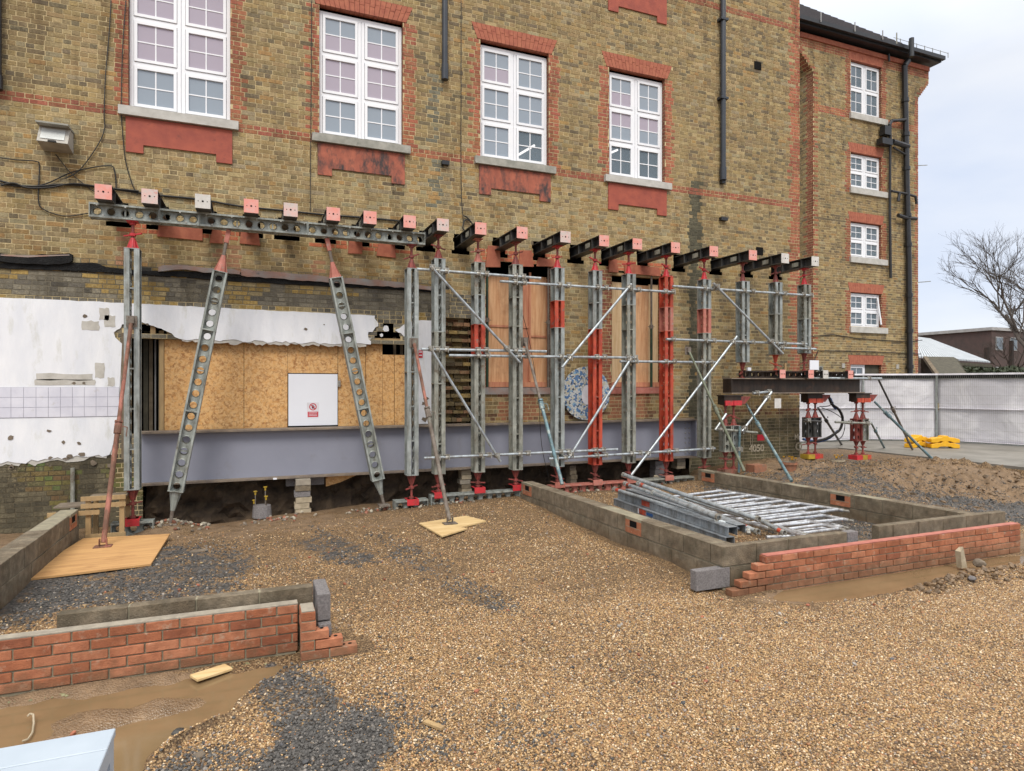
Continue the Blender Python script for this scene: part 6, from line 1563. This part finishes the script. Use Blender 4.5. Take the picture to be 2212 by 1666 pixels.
# frames (ladders) lying flat
def frame(cs, z, n, lab, r=.026, ext=.04):
    P = [lp(u, v, z) for u, v in cs]; o = thing('tower_frame', sum(P, Vector()) / 4, lab, 'tower frame', 'aluminium tower frames lying in the block footing')
    MB().tube(P[0], P[1], r, 12).build('stile', M['alu'], o); MB().tube(P[3], P[2], r, 12).build('stile', M['alu'], o)
    for k_ in range(n):
        t = ext + (1 - 2*ext) * k_ / (n - 1); MB().tube(P[0] + (P[1]-P[0])*t, P[3] + (P[2]-P[3])*t, r * .88, 10).build('rung', M['alu'], o)
    for e, i_ in ((P[1], 0), (P[2], 3)):
        d_ = (e - P[i_]).normalized(); MB().tube(e, e + d_*.08, r * .7, 10).build('spigot', M['coupler'], o)
    return o
M['alu'] = pm('bright_aluminium_tube', (.66, .68, .71), (.5, .52, .56), 9, .32, .65, bs=.05)
frame([(1548, 1058), (1822, 1102), (1650, 1124), (1425, 1073)], .27, 8, 'top tower frame of the stack with bright rungs across')
frame([(1590, 1078), (1832, 1123), (1660, 1140), (1470, 1092)], .19, 7, 'second tower frame lying just under the top one')
frame([(1640, 1098), (1822, 1138), (1700, 1151), (1560, 1112)], .13, 5, 'lower tower frame at the near right of the stack')
frame([(1740, 1124), (1815, 1142), (1735, 1152), (1665, 1134)], .2, 3, 'small end frame lying at the near right corner of the stack')
bundle(1655, 1160, .2, 1740, 1157, .2, .025, 'alu', 'loose bright tube lying low against the front block wall', hooks=False)
bundle(1690, 1142, .26, 1750, 1163, .24, .025, 'alu', 'short bright tube pointing at the front block wall', hooks=False)

# ================================================================== FENCE, PATH AND THE BACKGROUND
o = MB().box(14.70, 40, -9.5, 3.05, .2, .42).build('path', M['concrete']); tag(o, 'wet concrete path on the right', kind='structure')
o = MB().box(10.0, 14.69, 1.2, 3.05, .2, .425).build('path', M['concrete']); tag(o, 'concrete strip at the foot of the rear wing', kind='structure')
FP = [(14.0, 2.75), (17.35, 2.6), (19.1, 1.5), (19.75, -.7), (20.6, -4.2)]
def fpanel(p, q, lab, z0=.44, h=1.96):
    a, b = Vector((*p, 0)), Vector((*q, 0)); d_ = (b - a); L = d_.length; d_.normalize(); n_ = Vector((d_.y, -d_.x, 0))
    if n_.x > 0 and False: n_ = -n_
    o = thing('sheeted_fence', (a + b) / 2 + Vector((0, 0, z0)), lab, 'fence panel', 'sheeted mesh fence panels')
    # sheet with folds
    m = MB(); nu, nv = int(L / .12) + 2, 14; k0 = 0
    for j in range(nv + 1):
        for i in range(nu + 1):
            s = i / nu * L; z = j / nv * h
            w = .035 * noise.noise(Vector((a.x + s * .9 + z * .8, z * .35, a.y))) + .02 * noise.noise(Vector((s * 2.5 - z * 1.5, z, 4.4 + a.y)))
            top = .04 * noise.noise(Vector((s * 1.7, 0, a.x))) if j == nv else 0
            pp = a + d_ * s - n_ * (.03 + w); m.v.append((pp.x, pp.y, z0 + z + top))
    m.f = [(j*(nu+1)+i, j*(nu+1)+i+1, (j+1)*(nu+1)+i+1, (j+1)*(nu+1)+i) for j in range(nv) for i in range(nu)]
    sh = m.build('sheeting', M['sheet'], o, smooth=True, recalc=False); so2 = sh.modifiers.new('s', 'SOLIDIFY'); so2.thickness = .004
    for z in (.03, .98, 1.9): MB().bar(a + n_*.004 + Vector((0,0,z0+z)), b + n_*.004 + Vector((0,0,z0+z)), .006, .07 if z > .5 else .12, n_).build('reinforced_band', M['signwhite'], o) if z != 1.9 else None
    MB().bar(a - n_*.0 + Vector((0,0,z0+h-.03)), b + Vector((0,0,z0+h-.04)), .05, .12).build('black_hem', M['flashing'], o)
    MB().bar(a + Vector((0,0,z0+h+.035)), b + Vector((0,0,z0+h+.035)), .07, .05).build('white_hem', M['signwhite'], o)
    fr = MB(); fr.bar(a + n_*.03 + Vector((0,0,z0-.1)), a + n_*.03 + Vector((0,0,z0+h)), .03, .03).bar(b + n_*.03 - d_*.05 + Vector((0,0,z0-.1)), b + n_*.03 - d_*.05 + Vector((0,0,z0+h)), .03, .03).bar(a + n_*.03 + Vector((0,0,z0+.01)), b + n_*.03 + Vector((0,0,z0+.01)), .03, .03).build('frame', M['galv'], o)
    w = MB()
    for k_ in range(8): w.bar(a + n_*.03 + Vector((0,0,z0 + .12 + k_*.25)), b + n_*.03 + Vector((0,0,z0 + .12 + k_*.25)), .004, .004)
    s = .05
    while s < L: w.bar(a + d_*s + n_*.03 + Vector((0,0,z0)), a + d_*s + n_*.03 + Vector((0,0,z0+h)), .003, .003); s += .05
    w.build('wire_mesh', M['galv2'], o)['kind'] = 'stuff'
FLB = ['white sheeted fence panel behind the raised platform, leftmost', 'white sheeted fence panel bending round behind the blue props', 'white sheeted fence panel right of the yellow blocks', 'white sheeted fence panel at the right edge of the photo']
for (p, q, lb) in zip(FP[:-1], FP[1:], FLB): fpanel(p, q, lb)
for (x, y, lb, rz) in ((16.75, .35, 'yellow plastic fence foot with a raised middle, left of the pair', .1), (17.15, -.05, 'yellow plastic fence foot sticking out towards the path, right of the pair', -.5)):
    o = thing('yellow_block', (x, y, .42), lb, 'fence foot', 'yellow fence feet stacked by the fence'); 
    for k_ in range(2):
        c0, s0 = math.cos(rz), math.sin(rz); pr = [(-.36, 0), (-.36, .1), (-.22, .14), (-.1, .14), (-.06, .19), (.06, .19), (.1, .14), (.22, .14), (.36, .1), (.36, 0), (.2, 0), (.12, .04), (-.12, .04), (-.2, 0)]
        zz_ = .422 + k_ * .145
        P = [(x + px_*c0, y + px_*s0, zz_ + pz_) for px_, pz_ in pr]; bev(MB().prism(P, (-s0 * .24, c0 * .24, 0)).build('moulded_block', M['yellow'], o), .012)
tag(MB().box(X(2025, 1.5), X(2029, 1.5), 1.48, 1.5, Z(2027, 885, 1.5), Z(2027, 870, 1.5)).build('yellow_clip', M['yellowpaint']), 'small yellow tag clipped on the fence join', 'tag')
# shelter with pale corrugated roof
yS = 9.5
sh = thing('shelter', (31, yS + 2, .4), 'shelter with a pale ribbed metal roof behind the fence', 'shelter')
def shp(u, v, y): return at(u, v, y)
A, B2, C3, D4 = shp(1975, 728, yS + 4), shp(1985, 772, yS - .5), shp(2140, 783, yS - .5), shp(2010, 733, yS + 4)
rb = MB(); nrib = 26
for k_ in range(nrib):
    t0, t1 = k_ / nrib, (k_ + .8) / nrib
    a, b, c, d = B2 + (C3 - B2)*t0, B2 + (C3 - B2)*t1, A + (D4 - A)*t1, A + (D4 - A)*t0
    rb.hexa([a, b, c, d, a + Vector((0,0,.07)), b + Vector((0,0,.07)), c + Vector((0,0,.07)), d + Vector((0,0,.07))])
rb.build('roof_ribs', M['whiteroof'], sh)['kind'] = 'stuff'
MB().hexa([B2 - Vector((0,0,.1)), C3 - Vector((0,0,.1)), D4 - Vector((0,0,.1)), A - Vector((0,0,.1)), B2, C3, D4, A]).build('roof_sheet', M['farbrick'], sh)
for u_ in (2000, 2060, 2112): p = at(u_, 790, yS); MB().box(p.x - .1, p.x + .1, yS - .1, yS + .1, .3, p.z).build('post', M['slat'], sh)
MB().bar(B2 - Vector((0,0,.16)), C3 - Vector((0,0,.16)), .12, .14).build('fascia', M['slat'], sh)
# slatted lean-to
ls = thing('slatted_lean_to', (20, 4, .4), 'dark slatted lean-to roof right of the rear wing', 'lean-to')
for k_ in range(9):
    t = k_ / 9; a = at(2003 + 22*t, 773 + 38*t, 5 - 1.2*t); b = at(2065 + 24*t, 774 + 38*t, 5 - 1.2*t); MB().bar(a, b, .22, .03, (0, -.6, 1)).build('slat', M['slat'], ls)
MB().bar(at(1998, 772, 5), at(2026, 812, 3.7), .12, .12).build('rafter', M['greytimber'], ls)
MB().box(X(2000, 5), X(2066, 5), 5.1, 5.2, .4, Z(2010, 774, 5)).build('back_board', M['blackbeam'], ls)
# far buildings
def far(x0, x1, z1, y, lab, rows, cols, d=10):
    z1 -= .3; o = thing('far_building', ((x0+x1)/2, y, 0), lab, 'building', 'distant buildings beyond the fence')
    MB().box(x0, x1, y, y + d, 0, z1).build('wall', M['farbrick'], o); MB().box(x0 - .2, x1 + .2, y - .15, y + d, z1, z1 + .3).build('parapet', M['farwhite'], o)
    for r_ in range(rows):
        for c_ in range(cols):
            xa = x0 + (x1 - x0) * (c_ + .25) / cols; w_ = (x1 - x0) / cols * .5; za = z1 - 1.9 - r_ * 2.9
            if za < .5: continue
            w = MB().box(xa, xa + w_, y - .06, y - .02, za, za + 1.3).build('window', M['farwhite'], o); MB().box(xa + .08, xa + w_ - .08, y - .09, y - .061, za + .08, za + 1.22).build('pane', M['glass_dark'], w)
yF = 36
far(X(2038, yF), X(2108, yF), Z(2070, 727, yF), yF, 'long low brown brick block beyond the shelter roof', 2, 6)
far(X(2104, yF - 3), X(2150, yF - 3), Z(2130, 718, yF - 3), yF - 3, 'taller stepped brown block beyond the fence', 2, 4)
far(X(2142, yF - 8), X(2290, yF - 8), Z(2180, 708, yF - 8), yF - 8, 'dark brown building at the right edge behind the bare tree', 2, 5)
for (u_, v0_, v1_) in ((2091, 760, 795), (2135, 750, 798), (2188, 735, 800)):
    x = X(u_, 16); tag(MB().box(x - .1, x + .1, 16, 16.2, .4, Z(u_, v0_, 16)).build('tall_post', M['blackbeam']), 'tall dark post beyond the white fence, %s' % {2091: 'furthest left', 2135: 'middle one', 2188: 'near the right edge'}[u_], 'post', 'tall posts of a far ball fence')
# hedge: leaf cards in volume
def leafy(name, x0, x1, y0, y1, z0, z1, n, mat, s):
    m = MB()
    for _ in range(n):
        x, y = ru(x0, x1), ru(y0, y1); zt = z1 + .35 * noise.noise(Vector((x * .8, y * .8, 2))); z = zt - (zt - z0) * rnd() ** 1.6
        c_ = Vector((x, y, z)); a = Vector((ru(-1, 1), ru(-1, 1), ru(-1, 1))).normalized() * s * ru(.6, 1.4); b = a.cross(Vector((ru(-1, 1), ru(-1, 1), ru(-1, 1)))).normalized() * s * .5
        m.quad(c_ - a, c_ - b, c_ + a, c_ + b)
    return m.build(name, M[mat], None, recalc=False)
o = leafy('hedge', X(2060, 8), X(2290, 8), 7, 9.5, .4, Z(2130, 795, 8), 9000, 'hedge', .09); tag(o, 'dark green hedge beyond the right end of the fence', kind='stuff')
# bare trees
def tree(base_, H_, lab, r0=.14, depth=6, lean=(0, 0), seed=1, spread=.55, first=.28):
    random.seed(seed); o = thing('bare_tree', base_, lab, 'tree'); tr, tw = MB(), MB()
    def grow(p, d_, L, r, k):
        q = p + d_ * L; m = (p + q) / 2 + Vector((ru(-1, 1), ru(-1, 1), ru(-1, 1))) * L * .06
        tgt = tr if k >= depth - 1 else tw; n = 7 if k >= depth - 1 else 4
        tgt.cone(p, m, r, r * .85, n, False); tgt.cone(m, q, r * .85, r * .68, n, False)
        if k == 0: return
        for j in range(3 if rnd() < .6 else 2):
            v = (d_ + Vector((ru(-1, 1), ru(-1, 1), ru(-.5, .9))) * spread).normalized()
            grow(p + (q - p) * ru(.6, 1), v, L * ru(.62, .85), r * .62, k - 1)
        if k > 2 and rnd() < .7: grow(m, (d_ + Vector((ru(-1, 1), ru(-1, 1), ru(-.2, .6))) * .9).normalized(), L * .55, r * .4, k - 2)
    grow(Vector(base_), Vector((lean[0], lean[1], 1)).normalized(), H_ * first, r0, depth)
    tr.build('trunk', M['twig'], o, recalc=False); c_ = tw.build('crown', M['twig'], o, recalc=False); return o
yT = 12.5
tree((X(2246, yT), yT, .3), 21, 'large bare tree at the right edge of the photo', .2, 8, (-.1, 0), 5, .62, .21)
tree((X(2390, 14), 14, .3), 21, 'tallest bare tree, its outer branches entering at the right edge', .24, 8, (-.05, 0), 31, .6, .21)
tree((X(2190, 20), 20, .3), 10.5, 'bushy bare tree in front of the brown buildings', .13, 7, (0, 0), 9, .7, .22)
tree((X(2017, 26), 26, .3), 7.2, 'small bare tree just right of the rear wing', .1, 7, (0, 0), 14, .5, .25)
tree((X(2130, 30), 30, .3), 5.4, 'low bare tree above the shelter roof', .1, 6, (0, 0), 18, .6, .22)
random.seed(5)
# street lamp arm far right of the wing
tag(MB().bar(at(1975, 610, 20), at(2010, 607, 20), .06, .05).build('lamp_arm', M['galv2']), 'thin lamp arm poking out beyond the right edge of the wing', 'lamp arm')

# ================================================================== BENCH IN THE FOREGROUND
zb3 = .75
o = thing('plank_bench', (-1.2, -8.9, 0), 'pale blue grey plank bench in the bottom left corner', 'bench')
yy_ = [-9.9, -9.60, -9.30, -9.01, -8.735, -8.575]
for a, b in zip(yy_[:-1], yy_[1:]): bev(MB().box(-2.6, -.50, a + .003, b - .003, zb3 - .03, zb3).build('plank', M['benchblue'], o), .003)
m = MB(); xr = -.505
m.box(xr - .03, xr, -8.66, -8.585, 0, zb3 - .031).box(xr - .03, xr, -9.9, -9.83, 0, zb3 - .031).box(xr - .03, xr, -9.83, -8.66, zb3 - .09, zb3 - .031); m.build('end_frame', M['benchblue'], o)
MB().prism([(xr - .02, -8.66, zb3 - .09), (xr - .02, -8.85, zb3 - .09), (xr - .02, -8.66, zb3 - .4)], (-.02, 0, 0)).build('gusset', M['benchblue'], o)
MB().box(-2.6, -.54, -8.61, -8.59, zb3 - .2, zb3 - .031).build('apron_rail', M['benchblue'], o)
MB().box(-2.58, -.56, -9.85, -8.62, .3, .32).build('lower_shelf', M['galv2'], o)
# curled cord in the puddle
P = [onz(u, v, -.02) for u, v in ((60, 1556), (65, 1551), (72, 1553), (73, 1565), (70, 1585), (60, 1600), (48, 1604))]
m = MB(); m.path([q + Vector((0, 0, .01 + .02 * (k_ < 3))) for k_, q in enumerate(P)], .006, 6); tag(m.build('cord', M['stone']), 'curled pale cord lying in the muddy puddle', 'cord')
